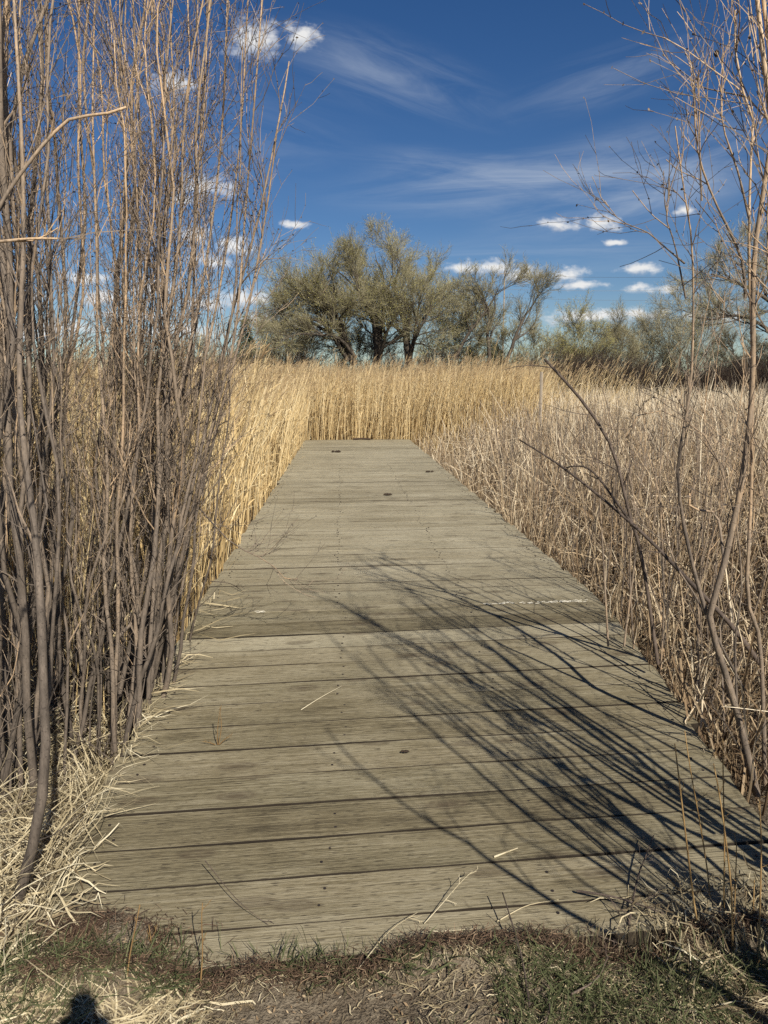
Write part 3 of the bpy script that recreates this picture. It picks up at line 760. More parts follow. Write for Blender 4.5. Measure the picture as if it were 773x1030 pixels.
for cx, cy in [(.02, 1.87), (.10, 1.88), (-.28, 1.86), (-.52, 1.83), (-.60, 1.80), (.55, 1.9), (.5, 1.83)]:
    n = 32; tuft(g, cx+R.normal(size=n)*.035, cy+R.normal(size=n)*.015, .10, (.002, .006), .5, curl=(.4, 1.3), up=(.2, .9))
tag(g.build('green_grass', M_green), 'short green grass sprouting on the bank before the boardwalk', kind='stuff', cat='grass')
# reddish rotted litter against the first board
g = Geo()
def threads(x, y, z, L, w, t):
    n = len(x); a = R.uniform(0, 2*PI, n); d = np.stack([np.cos(a), np.sin(a), R.normal(size=n)*.25], -1)
    p = np.stack([x, y, z], -1); L = L*R.uniform(.4, 1.4, n)
    P = np.stack([p, p + d*(L*.5)[:, None] + R.normal(size=(n, 3))*.004, p + d*L[:, None] + R.normal(size=(n, 3))*.008], 1)
    ribbons(g, P, np.repeat((w*R.uniform(.5, 1.5, n))[:, None], 3, 1)*np.array([.7, 1, .4]), None, t)
n = 5500; x = R.normal(-.84, .12, n); y = 1.915 + R.normal(0, .05, n) + .03
on = y > 1.925 + KS*x
z = np.where(on, deck_z(y)+.004 + .028*np.exp(-((x+.85)/.14)**2)*R.random(n), ground_z(x, y)+R.random(n)*.02+.004)
threads(x, y, z, .03, .0022, np.clip(R.normal(.42, .25, n), 0, 1))
n = 7000; x = R.uniform(-.95, 1.5, n); y = 1.895 + KS*x + R.normal(size=n)*.022 + .02*np.sin(x*7)
on = y > 1.925 + KS*x
z = np.where(on, deck_z(y)+.003 + R.random(n)*.008, ground_z(x, y)+R.random(n)*.03+.004)
threads(x, y, z, .032, .002, np.clip(R.normal(.5, .3, n), 0, 1))
tag(g.build('leaf_litter', M_moss), 'reddish brown rotted litter heaped against the first board', kind='stuff', cat='litter')
g = Geo()   # pebbly chaff on the bank
n = 6000; x = R.uniform(-1.7, 1.8, n); y = R.uniform(1.2, 2.0, n)
flakes(g, np.stack([x, y, ground_z(x, y)+.004+R.random(n)*.006], -1), R.uniform(.002, .007, n), np.clip(R.normal(.25, .25, n), 0, 1), flat=.5, aspect=2.6)
tag(g.build('chaff', M_cat), 'loose broken chaff strewn over the bare bank soil', kind='stuff', cat='litter')
print('grass done')

# ------------------------------------------------------------------ single weeds, straws and twigs
GW = 'dry yellow weed stalks at the lower right corner'
for (pts, r, lab) in [
    ([(705, 950), (698, 905), (690, 840), (684, 790), (679, 748)], .0030, 'leftmost tall yellow weed stalk at the right end of the first board'),
    ([(716, 915), (711, 870), (702, 815), (694, 770), (689, 735)], .0028, 'second yellow weed stalk from the left beside the first board'),
    ([(737, 960), (736, 900), (731, 850), (724, 800), (718, 768)], .0032, 'thick-topped yellow weed stalk cut short among the corner weeds'),
    ([(728, 930), (729, 860), (728, 800), (727, 742)], .0026, 'straight upright yellow weed stalk in the middle of the corner weeds'),
    ([(763, 968), (765, 900), (766, 850), (764, 802)], .0028, 'rightmost yellow weed stalk at the lower right corner'),
    ([(757, 940), (758, 915), (759, 885)], .0024, 'shortest yellow weed stalk near the lower right corner'),
    ([(738, 940), (740, 890), (741, 850), (739, 838)], .0022, 'thin yellow weed stalk just right of the thick-topped one')]:
    b = at(*pts[0], 0.0)
    stick('weed_stalk', [b] + [dp(a, c, b[1]+.02*i) for i, (a, c) in enumerate(pts[1:], 1)], r, lab, 'weed', M_weed, 10, 3, .55, .6, (.02, .07), GW)
GL = 'dry brown weed stalks at the lower left'
for (pts, r, lab) in [
    ([(126, 1000), (131, 960), (137, 930), (141, 910)], .0026, 'upright brown weed stalk in the straw at lower left'),
    ([(202, 990), (204, 955), (203, 925), (204, 908)], .0022, 'slim brown weed stalk in front of the first board, left of centre'),
    ([(158, 965), (152, 945), (150, 930)], .0024, 'short dark weed stub beside the red litter heap'),
    ([(186, 945), (187, 938), (187, 929)], .0026, 'tiny dark peg of a weed against the first board')]:
    b = at(*pts[0], 0.0)
    stick('weed_stalk', [b] + [dp(a, c, b[1]+.02*i) for i, (a, c) in enumerate(pts[1:], 1)], r, lab, 'weed', M_weed, 8, 2, .3, .6, (.015, .05), GL)
def dz(px, py):                            # a point on the boards under that place
    p = at(px, py, .15)
    for _ in range(6): p = at(px, py, float(deck_z(p[1])) + .006)
    return p
def lie(name, pix, r, label, cat, mat, twigs=0, tint=.4, on='deck', tip=.5, up=None, L1=(.02, .08)):
    pts = [dz(*p) if on == 'deck' else at(*p, .03) for p in pix]
    if up:
        for q, u in zip(pts, up): q[2] += u
    return stick(name, pts, r, label, cat, mat, 8, twigs, tint, tip, L1)
lie('straw', [(303, 714), (322, 702), (344, 690)], .002, 'single pale straw lying on the middle of the ramp', 'straw', M_straw, tint=.95)
lie('leaf', [(497, 862), (510, 857), (521, 853)], .0035, 'pale dry leaf fragment lying on a board gap near the ramp foot', 'leaf', M_straw, tint=.8)
lie('straw', [(427, 929), (445, 915), (461, 902), (474, 892)], .0013, 'pale frayed straw leaning over the first board gap', 'straw', M_straw, 5, .85, up=[0, .02, .04, .05], L1=(.02, .05))
lie('straw', [(432, 937), (455, 936), (480, 934)], .0018, 'short pale straw lying level on the first board', 'straw', M_straw, tint=.9)
lie('straw', [(360, 975), (392, 943), (420, 927)], .0014, 'long bent straw crossing from the grass onto the first board', 'straw', M_straw, 2, .75, up=[0, .02, .03])
lie('straw', [(500, 927), (530, 911), (562, 905)], .002, 'thin straw lying along the last gap of the ramp foot', 'straw', M_straw, tint=.7)
lie('straw', [(507, 946), (530, 958), (570, 968)], .0018, 'pale straw in the grass right of the leaning twig', 'straw', M_straw, tint=.85, on='ground')
lie('twig', [(533, 1012), (526, 975), (515, 945), (505, 922)], .0035, 'dark twig leaning from the grass onto the first board', 'twig', M_deadwood, 3, .2, on='ground', up=[0, .02, .05, .08])
lie('twig', [(575, 1000), (600, 985), (612, 962)], .003, 'grey broken twig lying in the grass at lower right', 'twig', M_deadwood, 1, .5, on='ground')
lie('twig', [(548, 1030), (553, 1010), (543, 998)], .003, 'small dark twig at the bottom edge of the grass', 'twig', M_deadwood, 1, .3, on='ground')
lie('twig', [(632, 935), (640, 900), (650, 880), (656, 868)], .0035, 'dark upright twig at the right end of the first board', 'twig', M_deadwood, 3, .2, on='ground', up=[0, .05, .08, .1], L1=(.03, .1))
lie('twig', [(212, 592), (232, 590), (246, 596)], .003, 'dark forked twig lying by the left edge of the deck', 'twig', M_deadwood, 4, .1, up=[.05, .02, 0], L1=(.05, .15))
lie('twig', [(562, 915), (590, 935), (625, 950)], .003, 'fallen grey twig on the litter at the ramp foot', 'twig', M_deadwood, 3, .45, on='ground', L1=(.04, .12))
lie('twig', [(580, 905), (620, 918), (668, 925)], .004, 'brush of thin twigs lying across the right ramp foot', 'twig', M_deadwood, 9, .4, on='ground', up=[.03, .05, .02], L1=(.06, .2))
lie('twig', [(207, 880), (240, 915), (270, 930)], .0014, 'long thin brown stem bent over the red litter', 'twig', M_deadwood, 1, .45, up=[.05, .03, 0])
# weed rooted in a gap
b = dz(219, 749); root = thing('gap_weed', b, 'small dark weed growing from a gap between ramp boards', 'weed')
g = Geo()
for px in [[(219, 749), (219, 735), (221, 718), (223, 709)], [(220, 749), (223, 730), (221, 712)], [(221, 749), (227, 743), (234, 738)], [(217, 749), (211, 747), (206, 746)]]:
    P = spline([dp(a, c, b[1]) for a, c in px], 7); tubes(g, P[None], np.linspace(.0022, .0008, 7)[None], 4, .25)
    A, ra, _ = spawn(P[None], np.full((1, 7), .0016), 4, (.3, 1), (.4, 1), (.01, .035), (.5, .8), K=4); tubes(g, A, ra, 3, .3)
g.build('stalk', M_weed, root, b)
# dark droppings / debris on the boards
for pix, s, lab in [((407, 757), .012, 'dark seed clump lying on the middle of the ramp'), ((391, 498), .03, 'dark scrap lying on the deck halfway to the reeds'),
                    ((340, 455), .045, 'dark scrap lying near the far left corner of the deck'), ((432, 475), .03, 'small dark scrap at the right edge of the far deck')]:
    b = dz(*pix); o = Geo()
    for k in range(4):
        c = b + np.array([R.normal()*s*.8, R.normal()*s*.5, s*.25]); P = spline([c-[s*.8, R.normal()*s*.4, 0], c+[0, 0, s*.2], c+[s*.8, R.normal()*s*.4, 0]], 6)
        tubes(o, P[None], (s*.42*np.array([.2, .8, 1, .9, .6, .15]))[None], 6, .05)
    tag(o.build('debris', M_moss, None, tuple(b), smooth=True), lab, 'debris')
b = at(365, 441, .27); o = Geo(); x0 = b[0]; y0 = 18.5
P = spline([(x0-.22, y0, .29), (x0, y0+.01, .30), (x0+.2, y0+.02, .29)], 7); tubes(o, P[None], np.full((1, 7), .02), 6, .2, cap=True)
tag(o.build('plank_scrap', M_moss, None, (x0, y0, .29)), 'short dark wood scrap lying on the far edge of the deck', 'wood')
# wooden stake in the cattails
Ys = 15.5; top = dp(545, 374, Ys); bot = dp(545, 470, Ys)
root = thing('wooden_stake', (top[0], Ys, float(ground_z(top[0], Ys))), 'slim weathered wooden stake standing in the cattails right of the deck end', 'stake')
g = Geo(); P = np.array([[[top[0], Ys, -.4], [top[0]+.005, Ys, .8], [top[0], Ys, top[2]]]]); tubes(g, P, np.array([[.035, .033, .031]]), 6, .5, cap=True)
g.build('shaft', M_post, root, tuple(root.location))
print('litter done')

# ------------------------------------------------------------------ background trees
def tree(stems, label, cat='tree', name='willow_tree', n=(9, 8, 7, 4), L=((2.5, 5.5), (1.3, 2.8), (.6, 1.4), (.35, .8)), r0=.28, up=.06, buds=.35, bud_size=(.026, .058),
         twig_tint=.5, trunk_tint=.45, group=None, wob=.14, tmin=.25, budtint=.5, droop=0.0, twr=.010):
    base = np.mean([s[0] for s in stems], axis=0); base[2] = float(ground_z(base[0], base[1]))
    org = tuple(base); root = thing(name, org, label, cat, group)
    K = 12; P = np.stack([spline(s, K) for s in stems]); P = P + np.cumsum(R.normal(size=P.shape)*.035, axis=1)
    r = (r0*R.uniform(.7, 1.1, len(stems)))[:, None]*np.linspace(1, .22, K)[None]
    g = Geo(); tubes(g, P, r, 7, trunk_tint)
    A, ra, _ = spawn(P, r, n[0], (tmin, 1), (.4, 1.05), L[0], (.4, .65), up=up, K=8, wob=wob, tip=.25, rmin=.02, shorten=.35); tubes(g, A, ra, 5, trunk_tint)
    B, rb, _ = spawn(A, ra, n[1], (.12, 1), (.25, .75), L[1], (.4, .65), up=up, K=6, wob=wob*.8, tip=.3, rmin=.011, shorten=.3); tubes(g, B, rb, 4, trunk_tint+.1)
    g.build('trunk', M_trunk, root, org, smooth=True)
    g = Geo()
    C, rc, _ = spawn(B, rb, n[2], (.1, 1), (.25, .7), L[2], (.4, .7), up=up*.7-droop, K=5, wob=wob*.8, tip=.4, rmin=twr)
    tubes(g, C, rc, 3, np.clip(twig_tint+R.normal(size=len(C))*.15, 0, 1))
    D, rd, _ = spawn(C, rc, n[3], (.1, 1), (.25, .7), L[3], (.5, .8), up=up*.6-droop, K=4, wob=wob*.8, tip=.5, rmin=twr*.8)
    tubes(g, D, rd, 3, np.clip(twig_tint+R.normal(size=len(D))*.15, 0, 1))
    if buds:
        c = D[:, 1:].reshape(-1, 3); c = c[R.random(len(c)) < buds]; c = c + R.normal(size=c.shape)*.05
        clump = .25*np.sin(c[:, 0]*.9)*np.sin(c[:, 2]*1.1)
        flakes(g, c, R.uniform(*bud_size, len(c)), np.clip(R.normal(budtint, .2, len(c))+clump, 0, 1), 1)
    g.build('crown', [M_twig, M_bud], root, org)
    return root
def st(pix, Y): return [dp(a, b, Y + dy) for a, b, dy in pix]
Y1 = 62
tree([st([(357, 366, 0), (346, 335, 0), (326, 310, 0), (306, 298, -1), (292, 296, -2)], Y1),
      st([(358, 366, 0), (340, 330, 1), (322, 304, 2), (312, 286, 2), (306, 274, 2)], Y1),
      st([(378, 366, 1), (380, 322, 1), (366, 296, 1), (352, 280, 1), (342, 270, 1)], Y1),
      st([(380, 366, 1), (386, 316, 3), (388, 288, 4), (384, 272, 4), (378, 260, 4)], Y1),
      st([(356, 366, 0), (336, 322, -2), (312, 290, -3), (296, 280, -3), (286, 280, -3)], Y1),
      st([(380, 366, 0), (374, 306, 5), (360, 282, 6), (356, 270, 6)], Y1),
      st([(412, 366, 0), (422, 330, -2), (430, 314, -2), (434, 304, -2)], Y1),
      st([(357, 366, 0), (348, 330, -1), (332, 300, -2), (326, 280, -2)], Y1),
      st([(380, 366, 0), (378, 320, -1), (364, 296, -2), (362, 276, -2)], Y1),
      st([(380, 366, 0), (390, 330, -2), (404, 310, -3), (416, 304, -3)], Y1),
      st([(411, 366, 0), (408, 322, 3), (390, 296, 4), (392, 276, 4)], Y1),
      st([(356, 366, 0), (338, 338, 1), (310, 322, 2), (296, 318, 2)], Y1),
      st([(411, 366, 0), (406, 318, 0), (398, 290, -1), (402, 274, -2), (404, 262, -2)], Y1),
      st([(412, 366, 0), (420, 318, 0), (424, 296, 1), (422, 284, 1), (420, 276, 1)], Y1)],
     'biggest spreading willow behind the reeds, many leaning trunks, budding olive crown', n=(8, 9, 7, 4), r0=.22, buds=.5, tmin=.15, L=((2.2, 4.4), (1.2, 2.6), (.7, 1.6), (.4, .9)), up=.07, wob=.12)
tree([st([(358, 360, -2), (340, 340, -3), (316, 336, -4), (290, 338, -5), (270, 346, -5)], Y1),
      st([(350, 362, -1), (330, 328, -2), (300, 318, -3), (280, 316, -3)], Y1)],
     'low willow with long level limbs under the left side of the biggest tree', n=(10, 9, 7, 4), r0=.17, L=((1.2, 2.6), (.8, 1.8), (.5, 1.1), (.3, .7)), buds=.2)
Y2 = 66
tree([st([(457, 360, 0), (470, 338, 0), (486, 318, 0), (496, 304, 0), (500, 294, 0)], Y2),
      st([(492, 366, 0), (492, 335, 0), (494, 314, 0), (488, 298, 0), (484, 286, 0)], Y2),
      st([(508, 366, 0), (524, 326, 0), (534, 310, 1), (540, 300, 1), (544, 292, 1)], Y2)],
     'second willow right of the biggest one, three dark slanting trunks, greyer crown', n=(9, 8, 7, 4), r0=.2, tmin=.2, L=((1.8, 3.6), (1.0, 2.2), (.5, 1.3), (.3, .7)), up=.07, wob=.12, buds=.08, twig_tint=.5)
def bush(px0, px1, ytop, Y, label, nst=6, buds=.3, twig=.5, r0=.07, name='bush', cat='bush', group='bushes under the far trees', budtint=.5, n=(8, 8, 6, 3)):
    zt = dp((px0+px1)/2, ytop, Y)[2]; x0 = dp(px0, 386, Y)[0]; x1 = dp(px1, 386, Y)[0]; w = x1-x0; h = zt+.1
    stems = []
    for k in range(nst):
        f = (k+.5)/nst; bx = x0+w*(.3+.4*f); tx = x0 + w*(.08+.84*f); hh = h*R.uniform(.62, .86)*(1-.35*abs(2*f-1)**2)
        yo = R.normal()*1.0
        stems.append([np.array([bx, Y+yo*.3, -.2]), np.array([bx*.6+tx*.4, Y+yo*.6, hh*.5]), np.array([tx, Y+yo, hh])])
    s = h/7
    return tree(stems, label, cat, name, n=n, r0=r0, L=((1.2*s, 2.8*s), (.8*s, 1.7*s), (.4*s, 1.0*s), (.3*s, .6*s)), buds=buds, twig_tint=twig, group=group, budtint=budtint, tmin=.1, bud_size=(.03, .065))
bush(243, 330, 296, 70, 'grey-green thicket bush behind the low level limbs, left of the biggest tree', 8, .4, .4)
bush(330, 400, 318, 68, 'dark low bush between the trunks of the biggest tree', 6, .3, .3)
bush(420, 492, 286, 72, 'yellow-green bush filling the gap between the two big willows', 8, .75, .5, budtint=.65)
bush(470, 556, 322, 74, 'low olive bush beneath the second willow', 7, .4, .4)
bush(548, 606, 313, 80, 'rounded yellow-green bush right of the second willow', 7, 1.0, .5, budtint=.75)
bush(588, 640, 311, 84, 'brownish bush next to the rounded yellow-green one', 7, .15, .5)
bush(626, 670, 308, 88, 'small grey leafless bush before the right-hand tree', 6, .03, .7)
bush(652, 722, 284, 86, 'pale grey leafless bush below the right-hand tree', 7, .05, .7)
Y3 = 60
tree([st([(800, 372, 0), (775, 335, 0), (742, 318, 0), (712, 322, 0), (690, 318, 0)], Y3),
      st([(802, 372, 0), (790, 320, 0), (760, 292, 0), (735, 280, 0), (715, 272, 0)], Y3),
      st([(810, 372, 0), (808, 320, 2), (790, 280, 3), (768, 268, 3), (752, 262, 3)], Y3),
      st([(815, 372, 0), (830, 320, 2), (850, 270, 3), (860, 245, 3)], Y3)],
     'right-hand willow with level dark limbs and grey budding crown, behind the bare stems', n=(10, 9, 7, 4), r0=.26, L=((2.2, 4.4), (1.1, 2.4), (.6, 1.4), (.4, .8)), buds=.12, twig_tint=.65, up=.08, wob=.1)
bush(700, 800, 330, 58, 'dark brown bush at the foot of the right-hand willow', 9, .02, .15)
# far left: trees seen through the willow stems
bush(150, 250, 338, 90, 'low grey brush line behind the left reeds', 9, .1, .4)
bush(40, 160, 346, 95, 'low brush far behind the left willow stems', 9, .1, .3)
def conifer(px, ytop, Y, label):
    top = dp(px, ytop, Y); h = top[2]; org = (top[0], Y, float(ground_z(top[0], Y)))
    root = thing('spruce_tree', org, label, 'tree', 'dark spruces far behind the left willows')
    g = Geo(); P = np.array([[[top[0], Y, -.2], [top[0], Y, h*.5], [top[0], Y, h]]]); tubes(g, P, np.array([[.2, .12, .02]]), 6, .3)
    g.build('trunk', M_trunk, root, org)
    g = Geo(); n = 2600; t = R.random(n)**.6; zz = h*(1-t)+.2; rr = t*h*.24*np.sqrt(R.random(n)); a = R.uniform(0, 2*PI, n)
    p0 = np.stack([top[0]+np.cos(a)*rr, Y+np.sin(a)*rr, zz], -1)
    out = np.stack([np.cos(a), np.sin(a), -.35+0*a], -1)
    Q = np.stack([p0, p0+out*.3, p0+out*.6-np.array([0, 0, .05])], 1)
    ribbons(g, Q, R.uniform(.08, .2, n)[:, None]*np.array([.6, 1, .2])[None], None, R.random(n), 0)
    g.build('crown', M_conifer, root, org)
conifer(4, 326, 90, 'dark spruce at the far left edge behind the stems')
conifer(247, 318, 110, 'small dark spruce just left of the biggest tree')
conifer(-14, 318, 94, 'taller dark spruce cut by the left frame edge')
# dark thicket band behind the cattails (one mass)
def thicket(name, label, xa, xb, Y, h, dens, mat, tint, dep=3.0):
    g = Geo(); n = int((xb-xa)*dens)
    x = R.uniform(xa, xb, n); y = Y + R.uniform(0, dep, n); z = ground_z(x, y)-.1
    hh = h*R.uniform(.45, 1.05, n)*(1+.15*np.sin(x*.6)+.1*np.sin(x*1.7))
    d = R.normal(size=(n, 3))*.25; d[:, 2] = 1
    P = np.stack([np.stack([x, y, z], -1) + d*(hh*s)[:, None] + R.normal(size=(n, 3))*.05*s for s in (0, .35, .7, 1)], 1)
    tubes(g, P, np.array([[.014, .012, .009, .005]])*R.uniform(.7, 1.5, n)[:, None], 3, np.clip(tint+R.normal(size=n)*.2, 0, 1))
    A, ra, _ = spawn(P, np.full((n, 4), .008), 7, (.15, 1), (.3, .9), (.3*h*.5, .7*h*.5), (.6, 1), up=.06, K=4, rmin=.005)
    tubes(g, A, ra, 3, np.clip(tint+R.normal(size=len(A))*.2, 0, 1))
    return tag(g.build(name, mat), label, kind='stuff', cat='brush')
thicket('brush_thicket', 'dark red-brown brush band behind the cattails on the right', 7.0, 42, 45, 3.2, 240, M_dark, .28)
thicket('brush_thicket', 'dark undergrowth below the big willows behind the reeds', -16, 16, 56, 3.7, 130, M_dark, .5)
thicket('brush_thicket', 'thin grey brush on the far side of the marsh at left', -60, -14, 70, 3.0, 30, M_twig, .4)
# distant treeline beyond everything
g = Geo(); n = 2600; x = R.uniform(-260, 260, n); y = R.uniform(230, 250, n); hh = R.uniform(2.5, 5.5, n)*(1+.3*np.sin(x*.05)+.2*np.sin(x*.13))
d = R.normal(size=(n, 3))*.2; d[:, 2] = 1; p0 = np.stack([x, y, np.zeros(n)], -1)
P = np.stack([p0, p0+d*(hh*.6)[:, None], p0+d*hh[:, None]], 1); tubes(g, P, np.array([[.15, .12, .04]])*np.ones((n, 1)), 3, .4)
A, ra, _ = spawn(P, np.full((n, 3), .08), 8, (.2, 1), (.4, .9), (1, 2.4), (.6, 1), K=4, rmin=.05); tubes(g, A, ra, 3, np.clip(R.normal(.4, .2, len(A)), 0, 1))
tag(g.build('distant_woods', M_twig), 'thin grey line of woods on the horizon', kind='stuff', cat='woods')
# power cables
pole_a = dp(508, 290, 150); pole_b = dp(960, 250, 150)
for (ya, yb, sag, word) in [(277, 283, 1.2, 'topmost'), (291, 292, 1.4, 'middle'), (299, 303, 1.6, 'lowest')]:
    a = dp(508, ya, 150); b = dp(960, yb-18, 150); t = np.linspace(0, 1, 24)[:, None]
    P = a*(1-t) + b*t; P[:, 2] -= (4*sag*t*(1-t))[:, 0]
    g = Geo(); tubes(g, P[None], np.full((1, 24), .022), 4, .5)
    tag(g.build('power_cable', M_wire), word+' of three thin cables crossing the sky above the right bushes', 'cable', 'power cables above the far bushes')
for px, yt, lab in [(508, 272, 'grey cable pole hidden behind the second willow'), (960, 225, 'grey cable pole beyond the right edge of the view')]:
    tp = dp(px, yt, 150.3); root = thing('utility_pole', (tp[0], 150.3, 0), lab, 'pole')
    g = Geo(); tubes(g, np.array([[[tp[0], 150.3, -.5], [tp[0], 150.3, tp[2]]]]), np.array([[.17, .11]]), 8, .5, cap=True); g.build('shaft', M_post, root, tuple(root.location))
    g = Geo(); z0 = tp[2]-.6; tubes(g, np.array([[[tp[0]-1, 150.2, z0], [tp[0]+1, 150.2, z0]]]), np.full((1, 2), .06), 4, .5, cap=True); g.build('crossarm', M_post, root, tuple(root.location))
print('trees done')

# ------------------------------------------------------------------ the photographer, behind the camera; only the shadow falls into view
def skin_mesh(name, verts, edges, radii, mat, parent, sub=2):
    me = bpy.data.meshes.new(name); me.from_pydata([tuple(v) for v in verts], edges, [])
    o = bpy.data.objects.new(name, me); COL.objects.link(o)
    sk = o.modifiers.new('skin', 'SKIN'); sk.use_smooth_shade = True
    o.modifiers.new('sub', 'SUBSURF').render_levels = sub; o.modifiers['sub'].levels = sub
    if not me.skin_vertices: me.skin_vertices.new()
    for v, r in zip(me.skin_vertices[0].data, radii): v.radius = r if isinstance(r, tuple) else (r, r)
    me.skin_vertices[0].data[0].use_root = True
    bpy.context.view_layer.update()
    ev = o.evaluated_get(bpy.context.evaluated_depsgraph_get())
    m2 = bpy.data.meshes.new_from_object(ev); o.modifiers.clear(); o.data = m2
    m2.materials.clear(); m2.materials.append(mat)
    for p in m2.polygons: p.use_smooth = True
    o.parent = parent
    return o
M_skin = simple('skin', (.45, .27, .19), .5); M_jacket = simple('jacket_cloth', (.05, .06, .09), .85); M_jeans = simple('denim', (.04, .055, .09), .9)
M_shoe = simple('shoe_leather', (.03, .025, .02), .5); M_hair = simple('hair', (.03, .02, .015), .6); M_phone = simple('phone_case', (.012, .012, .014), .4)
PB = np.array([0, -.40, float(ground_z(0, -.4))])
person = thing('person', PB, 'photographer behind the view, whose dark shadow falls on the grass', 'person')
bv = [(0, 0, .95), (0, 0, 1.10), (0, -.01, 1.28), (0, -.01, 1.42), (0, .01, 1.50), (0, .035, 1.58), (0, .045, 1.66), (0, .03, 1.74)]
be = [(0, 1), (1, 2), (2, 3), (3, 4), (4, 5), (5, 6), (6, 7)]; br = [(.15, .10), (.13, .09), (.15, .10), (.13, .085), .055, (.068, .078), (.075, .092), (.055, .065)]
av = []; lv = []
for sx in (-1, 1):
    n0 = len(bv)
    arm = [(sx*.185, -.01, 1.42), (sx*.235, .03, 1.17), (sx*.15, .24, 1.36), (sx*.075, .355, 1.49), (sx*.055, .375, 1.53)]
    bv += arm; be += [(3, n0), (n0, n0+1), (n0+1, n0+2), (n0+2, n0+3), (n0+3, n0+4)]; br += [.058, .045, .036, .027, (.022, .036)]
    palm = n0+4
    for f, (fx, fz, fl) in enumerate([(.0, .055, .070), (.002, .035, .078), (.002, .012, .074), (0, -.012, .060)]):
        m0 = len(bv); x0 = sx*.058; z0 = 1.52+fz*.8
        bv += [(x0, .390, z0), (sx*(.052), .404, z0+.004), (sx*(.052-fl*.5), .409, z0+.006)]
        be += [(palm, m0), (m0, m0+1), (m0+1, m0+2)]; br += [.010, .009, .0075]
    m0 = len(bv); bv += [(sx*.056, .362, 1.545), (sx*.042, .366, 1.575), (sx*.028, .370, 1.592)]; be += [(palm, m0), (m0, m0+1), (m0+1, m0+2)]; br += [.012, .010, .008]
    av.append(arm)
    n0 = len(bv); leg = [(sx*.095, 0, .88), (sx*.105, .015, .50), (sx*.11, -.01, .09), (sx*.125, .06, .045), (sx*.13, .14, .03)]
    bv += leg; be += [(0, n0), (n0, n0+1), (n0+1, n0+2), (n0+2, n0+3), (n0+3, n0+4)]; br += [.082, .055, .040, .038, .028]
    lv.append(leg)
skin_mesh('body', bv, be, br, M_skin, person)
jv = bv[:4]; je = [(0, 1), (1, 2), (2, 3)]; jr = [(.175, .125), (.155, .115), (.172, .122), (.145, .10)]
for a in av:
    n0 = len(jv); jv = jv + a[:4]; je += [(3, n0), (n0, n0+1), (n0+1, n0+2), (n0+2, n0+3)]; jr += [.075, .058, .048, .038]
skin_mesh('jacket', jv, je, jr, M_jacket, person)
tv = [(0, 0, .97)]; te = []; tr_ = [(.16, .115)]
for l in lv:
    n0 = len(tv); tv = tv + l[:2] + [(l[2][0], l[2][1], .10)]; te += [(0, n0), (n0, n0+1), (n0+1, n0+2)]; tr_ += [.098, .072, .06]
skin_mesh('trousers', tv, te, tr_, M_jeans, person)
for l in lv: skin_mesh('shoe', [(l[2][0], -.05, .05), (l[3][0], .06, .05), (l[4][0], .17, .038)], [(0, 1), (1, 2)], [.05, (.048, .045), (.042, .034)], M_shoe, person)
skin_mesh('hair', [(0, -.03, 1.66), (0, .0, 1.73), (0, .055, 1.755)], [(0, 1), (1, 2)], [(.078, .07), (.082, .065), (.06, .04)], M_hair, person)
for sx in (-1, 1):
    skin_mesh('ear', [(sx*.076, .035, 1.635), (sx*.082, .03, 1.66), (sx*.08, .028, 1.68)], [(0, 1), (1, 2)], [.010, .013, .010], M_skin, person, 1)
    skin_mesh('eye', [(sx*.031, .121, 1.668), (sx*.031, .124, 1.669)], [(0, 1)], [.012, .009], M_hair, person, 1)
skin_mesh('nose', [(0, .128, 1.665), (0, .142, 1.635), (0, .135, 1.625)], [(0, 1), (1, 2)], [.008, .013, .009], M_skin, person, 1)
ph = bpy.data.meshes.new('phone'); import bmesh
bm = bmesh.new(); bmesh.ops.create_cube(bm, size=1)
for v in bm.verts: v.co.x *= .074; v.co.y *= .008; v.co.z *= .155
bmesh.ops.bevel(bm, geom=[e for e in bm.edges if abs((e.verts[0].co-e.verts[1].co).y) > .006], offset=.014, segments=4, affect='EDGES'); bm.to_mesh(ph); bm.free(); ph.materials.append(M_phone)
po = bpy.data.objects.new('phone', ph); COL.objects.link(po); po.location = (.0, -.013, 1.555); po.rotation_euler = (-PITCH, 0, 0)
tag(po, 'dark phone held upright in the photographer hands, above the shadow on the grass', 'phone')

# ------------------------------------------------------------------ sky, sun
w = bpy.data.worlds.new('World'); scene.world = w; w.use_nodes = True
nt = w.node_tree; nt.nodes.clear()
out = N(nt, 'OutputWorld'); bg = N(nt, 'Background'); nt.links.new(bg.outputs[0], out.inputs[0])
LD = ray(85, 1008); LD = LD/np.linalg.norm(LD)                    # the light's direction, from the photographer's shadow
sky = N(nt, 'TexSky', sky_type='NISHITA'); sky.sun_disc = False
sky.sun_elevation = math.asin(-LD[2]); sky.sun_rotation = math.atan2(-LD[0], -LD[1])
sky.altitude = 1000; sky.air_density = 1.0; sky.dust_density = .35; sky.ozone_density = 2.2
SKY = .050
tc = N(nt, 'TexCoord'); sep = N(nt, 'SeparateXYZ'); nt.links.new(tc.outputs['Generated'], sep.inputs[0])
yy = mth(nt, 'MAXIMUM', sep.outputs[1], .02)
GX = mth(nt, 'DIVIDE', sep.outputs[0], yy); GZ = mth(nt, 'DIVIDE', sep.outputs[2], yy)
cmb = N(nt, 'CombineXYZ'); nt.links.new(GX, cmb.inputs[0]); nt.links.new(GZ, cmb.inputs[1])
V = cmb.outputs[0]
def cloudpos(px, py): d = ray(px, py); return d[0]/d[1], d[2]/d[1]
